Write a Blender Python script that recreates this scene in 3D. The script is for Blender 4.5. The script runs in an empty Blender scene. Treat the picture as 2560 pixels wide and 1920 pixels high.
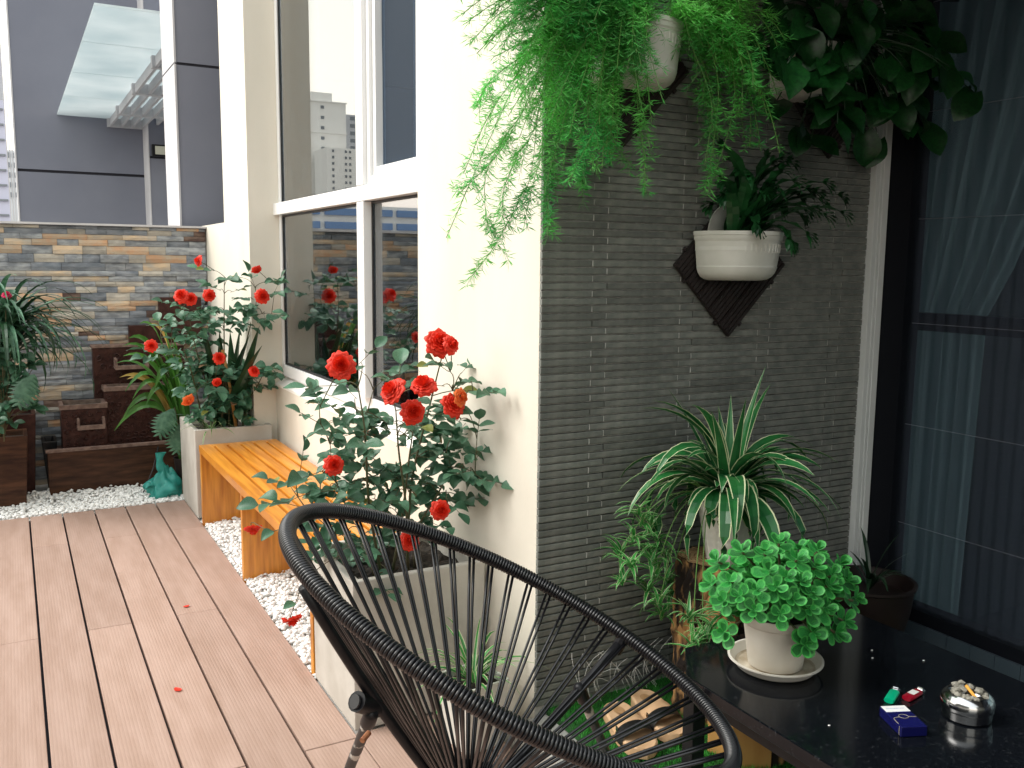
import bpy, bmesh, math, random
from mathutils import Matrix, Vector, Euler
random.seed(11)
R = math.radians
PI = math.pi
scn = bpy.context.scene
COL = scn.collection

# ---------------------------------------------------------------- camera, sky, sun, exposure
cam_d = bpy.data.cameras.new("camera")
cam = bpy.data.objects.new("camera", cam_d)
COL.objects.link(cam)
cam.matrix_world = Matrix(((0.8771091, 0.0544839, -0.4771908, 0.0), (-0.4801899, 0.1198786, -0.8689343, 0.0), (0.0098621, 0.9912924, 0.1313093, 1.5), (0, 0, 0, 1)))
cam_d.sensor_width = 36.0
cam_d.lens = 36.0 * 2280.0 / 2560.0
cam_d.clip_start = 0.05
cam_d.clip_end = 3000
scn.camera = cam

SUN_EL, SUN_AZ = 48.0, 64.0          # light comes from the open side on the left (-X)
world = bpy.data.worlds.new("World")
scn.world = world
world.use_nodes = True
wn = world.node_tree.nodes
wl = world.node_tree.links
sky = wn.new("ShaderNodeTexSky")
sky.sky_type = 'NISHITA'
sky.sun_disc = False
sky.sun_elevation = R(SUN_EL)
sky.sun_rotation = R(-SUN_AZ)
sky.dust_density = 1.2
sky.air_density = 4.0
hs = wn.new("ShaderNodeHueSaturation")
hs.inputs["Saturation"].default_value = 0.25   # an overcast, whitish sky
wl.new(sky.outputs[0], hs.inputs["Color"])
bg = wn["Background"]
bg.inputs[1].default_value = 0.15
wl.new(hs.outputs[0], bg.inputs[0])

sun_d = bpy.data.lights.new("sun", 'SUN')
sun_d.energy = 0.9
sun_d.angle = R(28)
sun_d.color = (1.0, 0.96, 0.9)
sun = bpy.data.objects.new("sun", sun_d)
COL.objects.link(sun)
sd = Vector((-math.cos(R(SUN_EL)) * math.sin(R(SUN_AZ)), math.cos(R(SUN_EL)) * math.cos(R(SUN_AZ)), math.sin(R(SUN_EL))))
sun.rotation_euler = sd.to_track_quat('Z', 'Y').to_euler()

scn.view_settings.view_transform = 'Standard'
scn.view_settings.look = 'None'
scn.view_settings.gamma = 1.0
scn.view_settings.use_curve_mapping = False
scn.view_settings.exposure = 1.2
scn.render.engine = 'CYCLES'
scn.cycles.max_bounces = 8
scn.cycles.transparent_max_bounces = 16
scn.cycles.use_denoising = True

# ---------------------------------------------------------------- materials
def mat(name, c1, c2=None, rough=0.6, scale=20.0, bump=0.0, bscale=None, metal=0.0, spec=0.5, stretch=(1, 1, 1),
        detail=4.0, vary=0.0, lo=0.35, hi=0.65, trans=0.0, coat=0.0, groove=0.0):
    m = bpy.data.materials.new(name)
    m.use_nodes = True
    nt = m.node_tree
    n, l = nt.nodes, nt.links
    b = n["Principled BSDF"]
    b.inputs["Roughness"].default_value = rough
    b.inputs["Metallic"].default_value = metal
    b.inputs["Specular IOR Level"].default_value = spec
    b.inputs["Coat Weight"].default_value = coat
    tc = n.new("ShaderNodeTexCoord")
    mp = n.new("ShaderNodeMapping")
    mp.inputs["Scale"].default_value = stretch
    l.new(tc.outputs["Object"], mp.inputs[0])
    src = None
    if c2 is not None:
        nz = n.new("ShaderNodeTexNoise")
        nz.inputs["Scale"].default_value = scale
        nz.inputs["Detail"].default_value = detail
        l.new(mp.outputs[0], nz.inputs["Vector"])
        cr = n.new("ShaderNodeValToRGB")
        cr.color_ramp.elements[0].position = lo
        cr.color_ramp.elements[1].position = hi
        cr.color_ramp.elements[0].color = (*c1, 1)
        cr.color_ramp.elements[1].color = (*c2, 1)
        l.new(nz.outputs[0], cr.inputs[0])
        src = cr.outputs[0]
    else:
        rgb = n.new("ShaderNodeRGB")
        rgb.outputs[0].default_value = (*c1, 1)
        src = rgb.outputs[0]
    if vary > 0:
        oi = n.new("ShaderNodeObjectInfo")
        mr = n.new("ShaderNodeMapRange")
        mr.inputs[3].default_value = 1 - vary
        mr.inputs[4].default_value = 1 + vary
        l.new(oi.outputs["Random"], mr.inputs[0])
        h = n.new("ShaderNodeHueSaturation")
        l.new(mr.outputs[0], h.inputs["Value"])
        l.new(src, h.inputs["Color"])
        src = h.outputs[0]
    l.new(src, b.inputs["Base Color"])
    if bump > 0:
        nb = n.new("ShaderNodeTexNoise")
        nb.inputs["Scale"].default_value = bscale or scale * 3
        nb.inputs["Detail"].default_value = 5
        l.new(mp.outputs[0], nb.inputs["Vector"])
        bp = n.new("ShaderNodeBump")
        bp.inputs["Strength"].default_value = bump
        bp.inputs["Distance"].default_value = 0.004
        l.new(nb.outputs[0], bp.inputs["Height"])
        if groove > 0:                              # fine machined grooves along the board
            wv = n.new("ShaderNodeTexWave")
            wv.bands_direction = 'X'
            wv.wave_profile = 'SIN'
            wv.inputs["Scale"].default_value = groove
            wv.inputs["Distortion"].default_value = .15
            l.new(tc.outputs["Object"], wv.inputs["Vector"])
            pw = n.new("ShaderNodeMath"); pw.operation = 'POWER'; pw.inputs[1].default_value = .25
            l.new(wv.outputs["Fac"], pw.inputs[0])
            ad = n.new("ShaderNodeMath"); ad.operation = 'MULTIPLY_ADD'; ad.inputs[1].default_value = .9
            l.new(pw.outputs[0], ad.inputs[0]); l.new(nb.outputs[0], ad.inputs[2])
            l.new(ad.outputs[0], bp.inputs["Height"])
            bp.inputs["Strength"].default_value = .20
        l.new(bp.outputs[0], b.inputs["Normal"])
    if trans > 0:                                   # thin leaves and cloth let some light through
        out = n["Material Output"]
        tr = n.new("ShaderNodeBsdfTranslucent")
        l.new(src, tr.inputs[0])
        mx = n.new("ShaderNodeMixShader")
        mx.inputs[0].default_value = trans
        l.new(b.outputs[0], mx.inputs[1])
        l.new(tr.outputs[0], mx.inputs[2])
        l.new(mx.outputs[0], out.inputs[0])
    return m

def glass(name, refl, tint, rough=0.0):
    m = bpy.data.materials.new(name)
    m.use_nodes = True
    n, l = m.node_tree.nodes, m.node_tree.links
    n.remove(n["Principled BSDF"])
    g = n.new("ShaderNodeBsdfGlossy")
    g.inputs["Roughness"].default_value = rough
    t = n.new("ShaderNodeBsdfTransparent")
    t.inputs[0].default_value = (*tint, 1)
    lw = n.new("ShaderNodeLayerWeight")
    lw.inputs[0].default_value = 0.35
    mr = n.new("ShaderNodeMapRange")
    mr.inputs[3].default_value = refl * 0.6
    mr.inputs[4].default_value = min(1.0, refl * 1.8)
    l.new(lw.outputs["Fresnel"], mr.inputs[0])
    mx = n.new("ShaderNodeMixShader")
    l.new(mr.outputs[0], mx.inputs[0])
    l.new(t.outputs[0], mx.inputs[1])
    l.new(g.outputs[0], mx.inputs[2])
    l.new(mx.outputs[0], n["Material Output"].inputs[0])
    return m

M = {}
M['deck'] = mat('composite_deck', (.36, .235, .182), (.42, .285, .23), .78, 3.2, .25, 60, vary=.06, stretch=(6, 1, 1), groove=28.0)
M['plaster'] = mat('cream_plaster', (.68, .635, .545), (.77, .725, .635), .85, 2.2, .14, 120, stretch=(1, 1, .35), detail=8)
M['plaster2'] = mat('off_white_plaster', (.84, .82, .77), (.88, .86, .82), .85, 1.0, .06, 120)
M['tile'] = mat('dark_tile', (.135, .145, .135), (.215, .22, .198), .75, 30, .35, 120, vary=.20, detail=8)
M['grout'] = mat('pale_grout', (.50, .49, .46), (.70, .69, .66), .9, 60)
M['wood'] = mat('orange_varnished_wood', (.50, .165, .012), (.74, .31, .035), .34, 5, .10, 60, stretch=(9, .5, .7), coat=.2, detail=6)
M['concrete'] = mat('light_concrete', (.46, .43, .38), (.57, .54, .49), .85, 7, .2, 90, detail=8)
M['concrete2'] = mat('grey_concrete', (.30, .30, .28), (.40, .39, .36), .9, 9, .3, 90)
M['soil'] = mat('dark_soil', (.012, .009, .007), (.05, .038, .028), .95, 60, 1.0, 90)
M['pebble'] = mat('white_pebble', (.84, .83, .81), (.92, .91, .89), .6, 12)
M['pebblebase'] = mat('pale_gravel_bed', (.72, .70, .66), (.82, .80, .77), .9, 60)
M['grass'] = mat('artificial_grass', (.02, .20, .02), (.05, .36, .04), .6, 25)
M['grassbase'] = mat('grass_mat', (.006, .05, .006), (.012, .09, .012), .9, 60)
M['black'] = mat('black_plastic_cord', (.006, .006, .008), None, .28, spec=.6)
M['blackm'] = mat('black_painted_steel', (.006, .006, .008), (.012, .012, .014), .4, 30, spec=.3)
M['chipped'] = mat('chipped_black_steel', (.02, .02, .022), (.55, .53, .49), .5, 14, .1, 60, lo=.60, hi=.64, detail=8)
M['rust'] = mat('rusty_bolt', (.22, .07, .03), (.35, .14, .06), .8, 80)
M['alu'] = mat('white_window_frame', (.80, .80, .80), (.84, .84, .84), .35, 3)
M['alug'] = mat('grey_seal', (.02, .02, .022), None, .6)
M['glass'] = glass('window_glass', .50, (.74, .84, .90))
M['glass2'] = glass('door_glass', .10, (.55, .65, .68))
M['cglass'] = mat('canopy_glass', (.66, .73, .75), (.82, .86, .87), .10, 1.2, trans=.65, detail=8)
M['curtain'] = mat('sheer_curtain', (.78, .82, .82), None, .8, trans=.45)
M['curtain3'] = mat('grey_green_curtain', (.58, .66, .68), None, .8, trans=.6)
M['curtain2'] = mat('blue_grey_curtain', (.10, .14, .19), (.15, .19, .24), .8, 8, trans=.2)
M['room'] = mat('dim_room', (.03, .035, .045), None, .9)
M['facade'] = mat('grey_violet_render', (.185, .195, .245), (.225, .235, .285), .85, .8, .1, 30, detail=8)
M['facadew'] = mat('white_render', (.52, .51, .53), (.60, .59, .61), .8, 2)
M['joint'] = mat('dark_joint', (.03, .03, .04), None, .9)
M['brown'] = mat('brown_glazed_stoneware', (.030, .010, .008), (.060, .022, .017), .4, 24, .6, 60, spec=.2)
M['browntrough'] = mat('brown_wood_grain_stoneware', (.026, .011, .007), (.085, .038, .02), .4, 5, .25, 40, stretch=(1.0, 1, 6), spec=.2)
M['brownrim'] = mat('worn_brown_rim', (.12, .07, .055), (.24, .16, .13), .6, 30, .2, 80)
M['water'] = mat('teal_water', (.03, .13, .12), None, .05)
M['rose'] = mat('red_rose_petal', (.66, .010, .006), (.92, .06, .016), .55, 45, trans=.16)
M['roseo'] = mat('faded_orange_petal', (.88, .30, .06), (.90, .10, .03), .55, 30, trans=.25)
M['rleafb'] = mat('bronze_young_leaf', (.20, .10, .05), (.26, .17, .09), .45, 30, trans=.2)
M['rleafy'] = mat('yellowing_leaf', (.26, .26, .05), (.16, .22, .05), .45, 30, trans=.2)
M['rosep'] = mat('pink_petal', (.7, .02, .12), None, .55, trans=.2)
M['rleaf'] = mat('rose_leaf', (.028, .105, .055), (.085, .20, .115), .42, 30, .1, 120, vary=.25, trans=.18)
M['stem'] = mat('green_brown_stem', (.06, .085, .03), (.10, .07, .035), .7, 40)
M['dleaf'] = mat('dark_strap_leaf', (.008, .035, .014), (.02, .065, .025), .35, 12, vary=.2, trans=.12)
M['bleaf'] = mat('bright_strap_leaf', (.045, .17, .025), (.09, .26, .04), .42, 10, vary=.25, trans=.3)
M['yleaf'] = mat('yellowed_strap_leaf', (.42, .26, .05), (.50, .36, .09), .5, 10, trans=.25)
M['spgreen'] = mat('spider_leaf_green', (.010, .10, .028), (.025, .17, .04), .35, 14, vary=.2, trans=.2)
M['spcream'] = mat('spider_leaf_margin', (.60, .66, .36), (.72, .75, .50), .45, 14, trans=.25)
M['splight'] = mat('spider_leaf_light_green', (.03, .22, .04), (.06, .32, .06), .4, 14, vary=.2, trans=.25)
M['succ'] = mat('succulent_leaf', (.009, .14, .026), (.034, .30, .052), .58, 22, .15, 300, vary=.34, trans=.12)
M['succe'] = mat('succulent_leaf_edge', (.07, .40, .08), None, .5, trans=.15)
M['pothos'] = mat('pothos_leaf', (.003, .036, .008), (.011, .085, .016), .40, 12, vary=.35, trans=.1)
M['crest'] = mat('crested_fern_leaf', (.008, .055, .016), (.02, .11, .03), .35, 14, vary=.3, trans=.15)
M['aspar'] = mat('asparagus_fern_needles', (.05, .40, .085), (.21, .66, .13), .5, 5, vary=.3, trans=.45)
M['asparstem'] = mat('asparagus_fern_stem', (.12, .26, .06), None, .6)
M['cane'] = mat('orange_cane', (.42, .20, .05), (.52, .27, .08), .6, 30)
M['potw'] = mat('white_plastic_pot', (.62, .62, .56), (.74, .73, .68), .45, 9, .05, 200, detail=8)
M['potc'] = mat('cream_plastic_pot', (.66, .61, .53), (.76, .73, .67), .4, 7, detail=8)
M['potd'] = mat('dirt_stained_plastic', (.36, .29, .2), (.62, .56, .46), .6, 22, detail=8)
M['pott'] = mat('white_ceramic', (.72, .72, .66), (.78, .78, .73), .28, 5)
M['decktile'] = mat('dark_deck_tile', (.012, .008, .008), (.028, .018, .017), .7, 40, stretch=(1, 1, 8))
M['bark'] = mat('dark_bark', (.010, .005, .003), (.42, .23, .085), .9, 34, 1.0, 60, stretch=(1, 1, .28), detail=7, lo=.45, hi=.62)
M['cutwood'] = mat('cut_wood', (.36, .235, .115), (.47, .32, .17), .75, 14, .1, 40)
M['ring'] = mat('growth_ring', (.16, .085, .035), (.22, .12, .05), .8, 20)
M['split'] = mat('split_yellow_wood', (.40, .20, .055), (.56, .32, .10), .7, 12, .3, 40, stretch=(1, 1, .2))
M['granite'] = mat('black_granite', (.004, .005, .007), (.030, .033, .037), .12, 110, detail=6, lo=.58, hi=.85, spec=.3)
M['steel'] = mat('stainless_steel', (.62, .62, .63), None, .16, metal=1.0)
M['ash'] = mat('ash', (.17, .16, .13), (.36, .34, .29), .9, 80, .8, 100)
M['filter'] = mat('cigarette_filter', (.75, .33, .04), (.82, .42, .08), .8, 120)
M['ciggy'] = mat('white_paper', (.78, .77, .74), None, .7)
M['navy'] = mat('navy_card', (.006, .007, .075), None, .22)
M['gold'] = mat('gold_print', (.34, .30, .19), None, .35)
M['ink'] = mat('pale_blue_ink', (.35, .37, .55), None, .6)
M['lgreen'] = mat('green_plastic', (.0, .44, .22), None, .3)
M['lred'] = mat('red_plastic', (.30, .006, .02), None, .2)
M['teal'] = mat('teal_plastic_bag', (.02, .30, .25), (.07, .48, .42), .3, 14, .9, 22, trans=.3)
M['cork'] = mat('tan_leather', (.52, .32, .17), (.62, .41, .24), .7, 22, .1, 80)
M['corkd'] = mat('worn_footbed', (.34, .19, .08), (.42, .25, .12), .7, 30)
M['strapb'] = mat('black_leather', (.01, .01, .01), None, .4)
M['grip'] = mat('white_door_profile', (.78, .80, .80), (.84, .85, .85), .45, 5)
M['doorfr'] = mat('dark_door_frame', (.006, .007, .011), None, .6, spec=.15)
M['cord'] = mat('grey_cord', (.22, .22, .24), None, .7)
M['sill'] = mat('blue_grey_threshold', (.045, .065, .085), (.06, .08, .10), .4, 8)
M['white'] = mat('white_paint', (.80, .80, .80), None, .5)
M['ceil'] = mat('grey_ceiling', (.16, .16, .16), None, .9)
M['ground'] = mat('terrace_screed', (.22, .21, .2), (.28, .27, .26), .9, 2)
M['towerw'] = mat('pale_tower_wall', (.88, .87, .84), (.92, .91, .88), .8, .05)  # near-white albedo stands in for haze on the distant towers
M['towerg'] = mat('grey_tower_wall', (.50, .52, .56), (.56, .58, .62), .8, .05)
M['towerb'] = mat('blue_building_wall', (.30, .42, .62), (.36, .48, .68), .8, .2)
M['haze_t'] = mat('hazed_tower_wall', (.50, .51, .66), (.56, .57, .70), .7, .05)  # haze over the distant tower is put into this lavender colour
M['bwin'] = mat('blue_window_band', (.16, .28, .52), None, .4)
M['twin'] = mat('grey_tower_window', (.20, .22, .25), None, .4)
M['lamp'] = mat('lamp_face', (.6, .6, .5), None, .3)
M['darkpot'] = mat('dark_brown_pot', (.012, .006, .006), (.02, .010, .009), .5, 10)
STONES = [mat('slate_grey_stone', (.20, .215, .24), (.38, .40, .42), .85, 14, .9, 40, vary=.2, stretch=(1, 1, 2.5)),
          mat('slate_blue_stone', (.16, .185, .22), (.28, .30, .335), .85, 12, .9, 40, vary=.2, stretch=(1, 1, 2.5)),
          mat('sand_stone', (.58, .44, .30), (.42, .38, .33), .85, 12, .9, 40, vary=.2, stretch=(1, 1, 2)),
          mat('orange_stone', (.58, .34, .20), (.50, .41, .31), .85, 12, .9, 40, vary=.2, stretch=(1, 1, 2)),
          mat('buff_grey_stone', (.34, .32, .29), (.50, .46, .40), .85, 12, .9, 40, vary=.2, stretch=(1, 1, 2)),
          mat('rust_dark_stone', (.10, .06, .055), (.20, .14, .11), .85, 12, .9, 40, vary=.2, stretch=(1, 1, 2))]

# ---------------------------------------------------------------- building helpers
ORIG = {}
def worg(o):
    return ORIG.get(o.name, Vector((0, 0, 0)))

def setp(o, label=None, cat=None, group=None, kind=None):
    if label: o['label'] = label
    if cat: o['category'] = cat
    if group: o['group'] = group
    if kind: o['kind'] = kind
    return o

def thing(name, loc, label, cat, group=None):
    o = bpy.data.objects.new(name, None)
    o.empty_display_size = .05
    COL.objects.link(o)
    o.location = loc
    ORIG[o.name] = Vector(loc)
    return setp(o, label, cat, group)

class MB:
    def __init__(s):
        s.v, s.f, s.mi = [], [], []
    def add(s, vs, fs, mi=0):
        b = len(s.v)
        s.v += [tuple(v) for v in vs]
        s.f += [tuple(i + b for i in f) for f in fs]
        s.mi += [mi] * len(fs)
        return s
    def box(s, x0, x1, y0, y1, z0, z1, mi=0):
        vs = [(x, y, z) for z in (z0, z1) for y in (y0, y1) for x in (x0, x1)]
        return s.add(vs, [(0, 2, 3, 1), (4, 5, 7, 6), (0, 1, 5, 4), (2, 6, 7, 3), (0, 4, 6, 2), (1, 3, 7, 5)], mi)
    def obox(s, mtx, sx, sy, sz, mi=0):
        vs = [mtx @ Vector((x, y, z)) for z in (-sz / 2, sz / 2) for y in (-sy / 2, sy / 2) for x in (-sx / 2, sx / 2)]
        return s.add(vs, [(0, 2, 3, 1), (4, 5, 7, 6), (0, 1, 5, 4), (2, 6, 7, 3), (0, 4, 6, 2), (1, 3, 7, 5)], mi)
    def tube(s, pts, r, n=8, closed=False, cap=True, mi=0):
        pts = [Vector(p) for p in pts]
        k = len(pts)
        rr = r if isinstance(r, (list, tuple)) else [r] * k
        up = None
        rings = []
        for i, p in enumerate(pts):
            if closed:
                t = pts[(i + 1) % k] - pts[i - 1]
            else:
                t = pts[min(i + 1, k - 1)] - pts[max(i - 1, 0)]
            if t.length < 1e-9: t = Vector((0, 0, 1))
            t.normalize()
            if up is None:
                a = Vector((0, 0, 1)) if abs(t.z) < .9 else Vector((1, 0, 0))
                up = t.cross(a).normalized()
            else:
                up = (up - t * up.dot(t))
                if up.length < 1e-6: up = t.orthogonal()
                up.normalize()
            bi = t.cross(up)
            rings.append([p + (up * math.cos(2 * PI * j / n) + bi * math.sin(2 * PI * j / n)) * rr[i] for j in range(n)])
        vs = [v for rg in rings for v in rg]
        fs = []
        for i in range(k if closed else k - 1):
            a, b = i * n, ((i + 1) % k) * n
            for j in range(n):
                fs.append((a + j, a + (j + 1) % n, b + (j + 1) % n, b + j))
        if cap and not closed:
            fs.append(tuple(range(n))[::-1])
            fs.append(tuple((k - 1) * n + j for j in range(n)))
        return s.add(vs, fs, mi)
    def lathe(s, prof, c=(0, 0, 0), n=32, a0=0.0, a1=2 * PI, mi=0):
        full = abs(a1 - a0 - 2 * PI) < 1e-6
        m = n if full else n + 1
        vs = [(c[0] + r * math.cos(a0 + (a1 - a0) * j / n), c[1] + r * math.sin(a0 + (a1 - a0) * j / n), c[2] + z) for r, z in prof for j in range(m)]
        fs = []
        for i in range(len(prof) - 1):
            for j in range(n):
                j2 = (j + 1) % m
                fs.append((i * m + j, i * m + j2, (i + 1) * m + j2, (i + 1) * m + j))
        return s.add(vs, fs, mi)
    def grid(s, fn, nu, nv, mi=0):
        vs = [fn(i / nu, j / nv) for i in range(nu + 1) for j in range(nv + 1)]
        fs = [(i * (nv + 1) + j, (i + 1) * (nv + 1) + j, (i + 1) * (nv + 1) + j + 1, i * (nv + 1) + j + 1) for i in range(nu) for j in range(nv)]
        return s.add(vs, fs, mi)
    def prism(s, poly, z0, z1, mi=0):
        n = len(poly)
        vs = [(x, y, z0) for x, y in poly] + [(x, y, z1) for x, y in poly]
        fs = [tuple(range(n))[::-1], tuple(range(n, 2 * n))] + [(i, (i + 1) % n, n + (i + 1) % n, n + i) for i in range(n)]
        return s.add(vs, fs, mi)
    def mesh(s, name, mats, smooth=False, bevel=0.0, seg=2, org=(0, 0, 0)):
        me = bpy.data.meshes.new(name)
        o = Vector(org)
        me.from_pydata([tuple(Vector(v) - o) for v in s.v], [], s.f)
        if not isinstance(mats, (list, tuple)): mats = [mats]
        for m in mats: me.materials.append(m)
        if len(mats) > 1: me.polygons.foreach_set('material_index', s.mi)
        bm = bmesh.new()
        bm.from_mesh(me)
        if bevel > 0:
            bmesh.ops.remove_doubles(bm, verts=bm.verts, dist=1e-5)
            es = [e for e in bm.edges if len(e.link_faces) == 2 and e.calc_face_angle(0) > .6]
            bmesh.ops.bevel(bm, geom=es, offset=bevel, segments=seg, affect='EDGES', profile=.6)
        bmesh.ops.recalc_face_normals(bm, faces=bm.faces)
        bm.to_mesh(me)
        bm.free()
        if smooth:
            me.polygons.foreach_set('use_smooth', [True] * len(me.polygons))
            if smooth == 'auto':
                try: me.set_sharp_from_angle(angle=R(38))
                except Exception: pass
        return me
    def build(s, name, mats, parent=None, smooth=False, bevel=0.0, seg=2, label=None, cat=None, group=None, kind=None):
        if parent is None:
            xs, ys, zs = zip(*s.v)
            org = Vector(((min(xs) + max(xs)) / 2, (min(ys) + max(ys)) / 2, min(zs)))
        else:
            org = worg(parent)
        o = bpy.data.objects.new(name, s.mesh(name, mats, smooth, bevel, seg, org))
        COL.objects.link(o)
        ORIG[o.name] = org
        if parent is None:
            o.location = org
        else:
            o.parent = parent
        return setp(o, label, cat, group, kind)

def inst(name, me, mtx, parent=None, kind=None):
    """one more object that shares the mesh me; mtx is its world matrix"""
    o = bpy.data.objects.new(name, me)
    COL.objects.link(o)
    if parent is not None:
        o.parent = parent
        o.matrix_local = Matrix.Translation(-worg(parent)) @ mtx
    else:
        o.matrix_world = mtx
    ORIG[o.name] = mtx.translation.copy()
    if kind: o['kind'] = kind
    return o

def frame_mtx(p, fwd, up, s=1.0):
    """x axis along fwd, z roughly up"""
    x = Vector(fwd).normalized()
    z = Vector(up)
    z = z - x * z.dot(x)
    if z.length < 1e-5: z = x.orthogonal()
    z.normalize()
    y = z.cross(x)
    m = Matrix((x, y, z)).transposed().to_4x4()
    for i in range(3):
        for j in range(3): m[i][j] *= s
    m.translation = Vector(p)
    return m

def bez(p0, p1, p2, n):
    p0, p1, p2 = Vector(p0), Vector(p1), Vector(p2)
    return [(p0 * (1 - t) ** 2 + p1 * 2 * t * (1 - t) + p2 * t * t) for t in [i / n for i in range(n + 1)]]

def polyline(pts, n):
    """smooth Catmull-Rom resampling"""
    P = [Vector(p) for p in pts]
    P = [P[0] * 2 - P[1]] + P + [P[-1] * 2 - P[-2]]
    out = []
    k = len(P) - 3
    for i in range(n + 1):
        u = i / n * k
        a = min(int(u), k - 1)
        t = u - a
        p0, p1, p2, p3 = P[a:a + 4]
        out.append(.5 * ((2 * p1) + (p2 - p0) * t + (2 * p0 - 5 * p1 + 4 * p2 - p3) * t * t + (3 * p1 - p0 - 3 * p2 + p3) * t ** 3))
    return out

def strap(mb, pts, w, fold=.25, margin=None, blunt=.35, twist=0.0, ruffle=0.0):
    """a long leaf along pts; margin = share of the half width in the edge colour (material 1)"""
    n = len(pts) - 1
    cols = [-1, -.62, 0, .62, 1] if margin else [-1, 0, 1]
    if margin: cols = [-1, -(1 - margin), 0, 1 - margin, 1]
    vs = []
    for i, p in enumerate(pts):
        t = (pts[min(i + 1, n)] - pts[max(i - 1, 0)]).normalized()
        side = t.cross(Vector((0, 0, 1)))
        if side.length < .15: side = t.cross(Vector((.3, 1, 0)))
        side.normalize()
        nor = side.cross(t).normalized()
        u = i / n
        a = twist * u
        side, nor = side * math.cos(a) + nor * math.sin(a), nor * math.cos(a) - side * math.sin(a)
        ww = w * min(1, (u * 4 + .45)) * max(.02, (1 - max(0, (u - (1 - blunt)) / blunt) ** 1.6))
        for c in cols:
            vs.append(p + side * (c * ww * .5) + nor * (abs(c) * fold * ww * .5 + (ruffle * math.sin(i * 2.3 + c * 2) if abs(c) > .9 else 0)))
    m = len(cols)
    for i in range(n):
        for j in range(m - 1):
            edge = margin and (j == 0 or j == m - 2)
            b = len(mb.v)
            mb.add([vs[i * m + j], vs[(i + 1) * m + j], vs[(i + 1) * m + j + 1], vs[i * m + j + 1]], [(0, 1, 2, 3)], 1 if edge else 0)

def arc_path(base, az, length, el0, droop, n=9, power=1.3):
    p = Vector(base)
    out = [p.copy()]
    for i in range(n):
        s = (i + .5) / n
        el = el0 - droop * s ** power
        p = p + Vector((math.cos(el) * math.cos(az), math.cos(el) * math.sin(az), math.sin(el))) * (length / n)
        out.append(p.copy())
    return out

def leaf_mesh(name, m, width=.62, n=6, curl=.15, fold=.18, heart=False):
    mb = MB()
    def fn(u, v):
        x = u
        if heart:
            w = width * (math.sin(PI * min(1, u * .92 + .10)) ** .75) * (1 if u > .1 else .9)
            x = u - .16 * abs(2 * v - 1) ** 2 * max(0, 1 - u * 3)
        else:
            w = width * math.sin(PI * u ** .85) ** .8
        c = 2 * v - 1
        return (x, c * w * .5, abs(c) * w * fold - curl * (u - .3) ** 2 + .02 * math.sin(u * 9 + c * 3))
    mb.grid(fn, n, 4)
    return mb.mesh(name, m, smooth=True)

# measured positions of leaves, blooms and shoots (metres)
NEAR_LEAF = [(1.239,2.766,1.165), (1.253,2.729,1.146), (1.335,2.784,1.130), (1.279,2.719,1.089), (1.312,2.672,1.110), (1.317,2.595,1.086), (1.250,2.762,1.091), (0.906,2.850,1.100), (0.838,2.777,1.048), (0.823,2.748,1.000), (0.854,2.730,0.952), (0.902,2.760,0.948), (1.017,2.960,1.039), (1.074,2.932,1.074), (1.071,2.926,0.970), (1.094,2.924,0.928), (0.973,2.754,0.927), (1.103,2.787,1.091), (1.181,2.876,1.087), (1.137,2.905,0.957), (1.175,2.939,0.901), (1.261,2.946,0.911), (1.196,2.724,1.003), (1.292,2.870,0.927), (1.325,2.815,0.904), (1.326,2.647,0.944), (1.295,2.725,0.973), (1.314,2.713,1.014), (1.253,2.853,0.849), (1.272,2.784,0.855), (0.995,2.954,0.848), (1.010,2.860,0.830), (1.102,2.947,0.792), (1.148,2.937,0.747), (1.148,2.842,0.779), (1.186,2.816,0.845), (1.035,2.868,0.762), (0.954,2.821,0.775), (1.305,2.745,0.812), (1.316,2.676,0.814), (1.339,2.646,0.789), (1.332,2.658,0.862), (1.270,2.850,0.728), (1.218,2.832,0.744), (1.098,2.796,0.725), (1.228,2.979,0.636), (1.265,2.755,0.703), (1.334,2.752,0.696), (0.863,2.877,0.779), (0.866,2.777,0.778), (0.775,2.800,0.838), (0.766,2.909,0.777), (0.728,2.790,0.747), (0.794,2.856,0.706), (0.868,2.953,0.697), (0.861,2.728,0.762), (0.929,2.717,0.735), (1.009,2.764,0.731), (1.113,2.914,0.653), (1.153,2.872,0.635), (1.214,2.766,0.624), (0.841,2.793,0.649), (0.855,2.750,0.620), (0.937,2.829,0.615), (0.943,2.712,0.601), (1.055,2.895,0.551), (1.113,2.951,0.497), (1.131,2.967,0.427), (1.058,2.906,0.457), (1.043,2.969,0.410), (1.002,2.705,0.464), (1.066,2.781,0.447), (1.001,2.970,0.459), (0.924,2.917,0.516), (0.986,2.815,1.177), (1.050,2.964,1.118), (0.935,2.874,1.022), (0.988,2.929,0.987), (1.136,2.782,0.965), (1.271,2.754,1.005), (0.910,2.824,0.830), (0.817,2.738,0.846)]
NEAR_BLOOM = [(0.867,2.651,1.191), (1.212,2.697,1.245), (1.233,2.647,1.240), (1.088,2.621,1.035), (1.123,2.624,1.121), (1.020,2.634,1.107), (1.256,2.683,1.039), (1.268,2.649,1.068), (0.836,2.643,0.886), (1.186,2.628,0.704), (1.106,2.699,0.596)]
NEAR_HANG = [(0.800,3.600,0.428), (0.840,3.186,0.189)]
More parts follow.
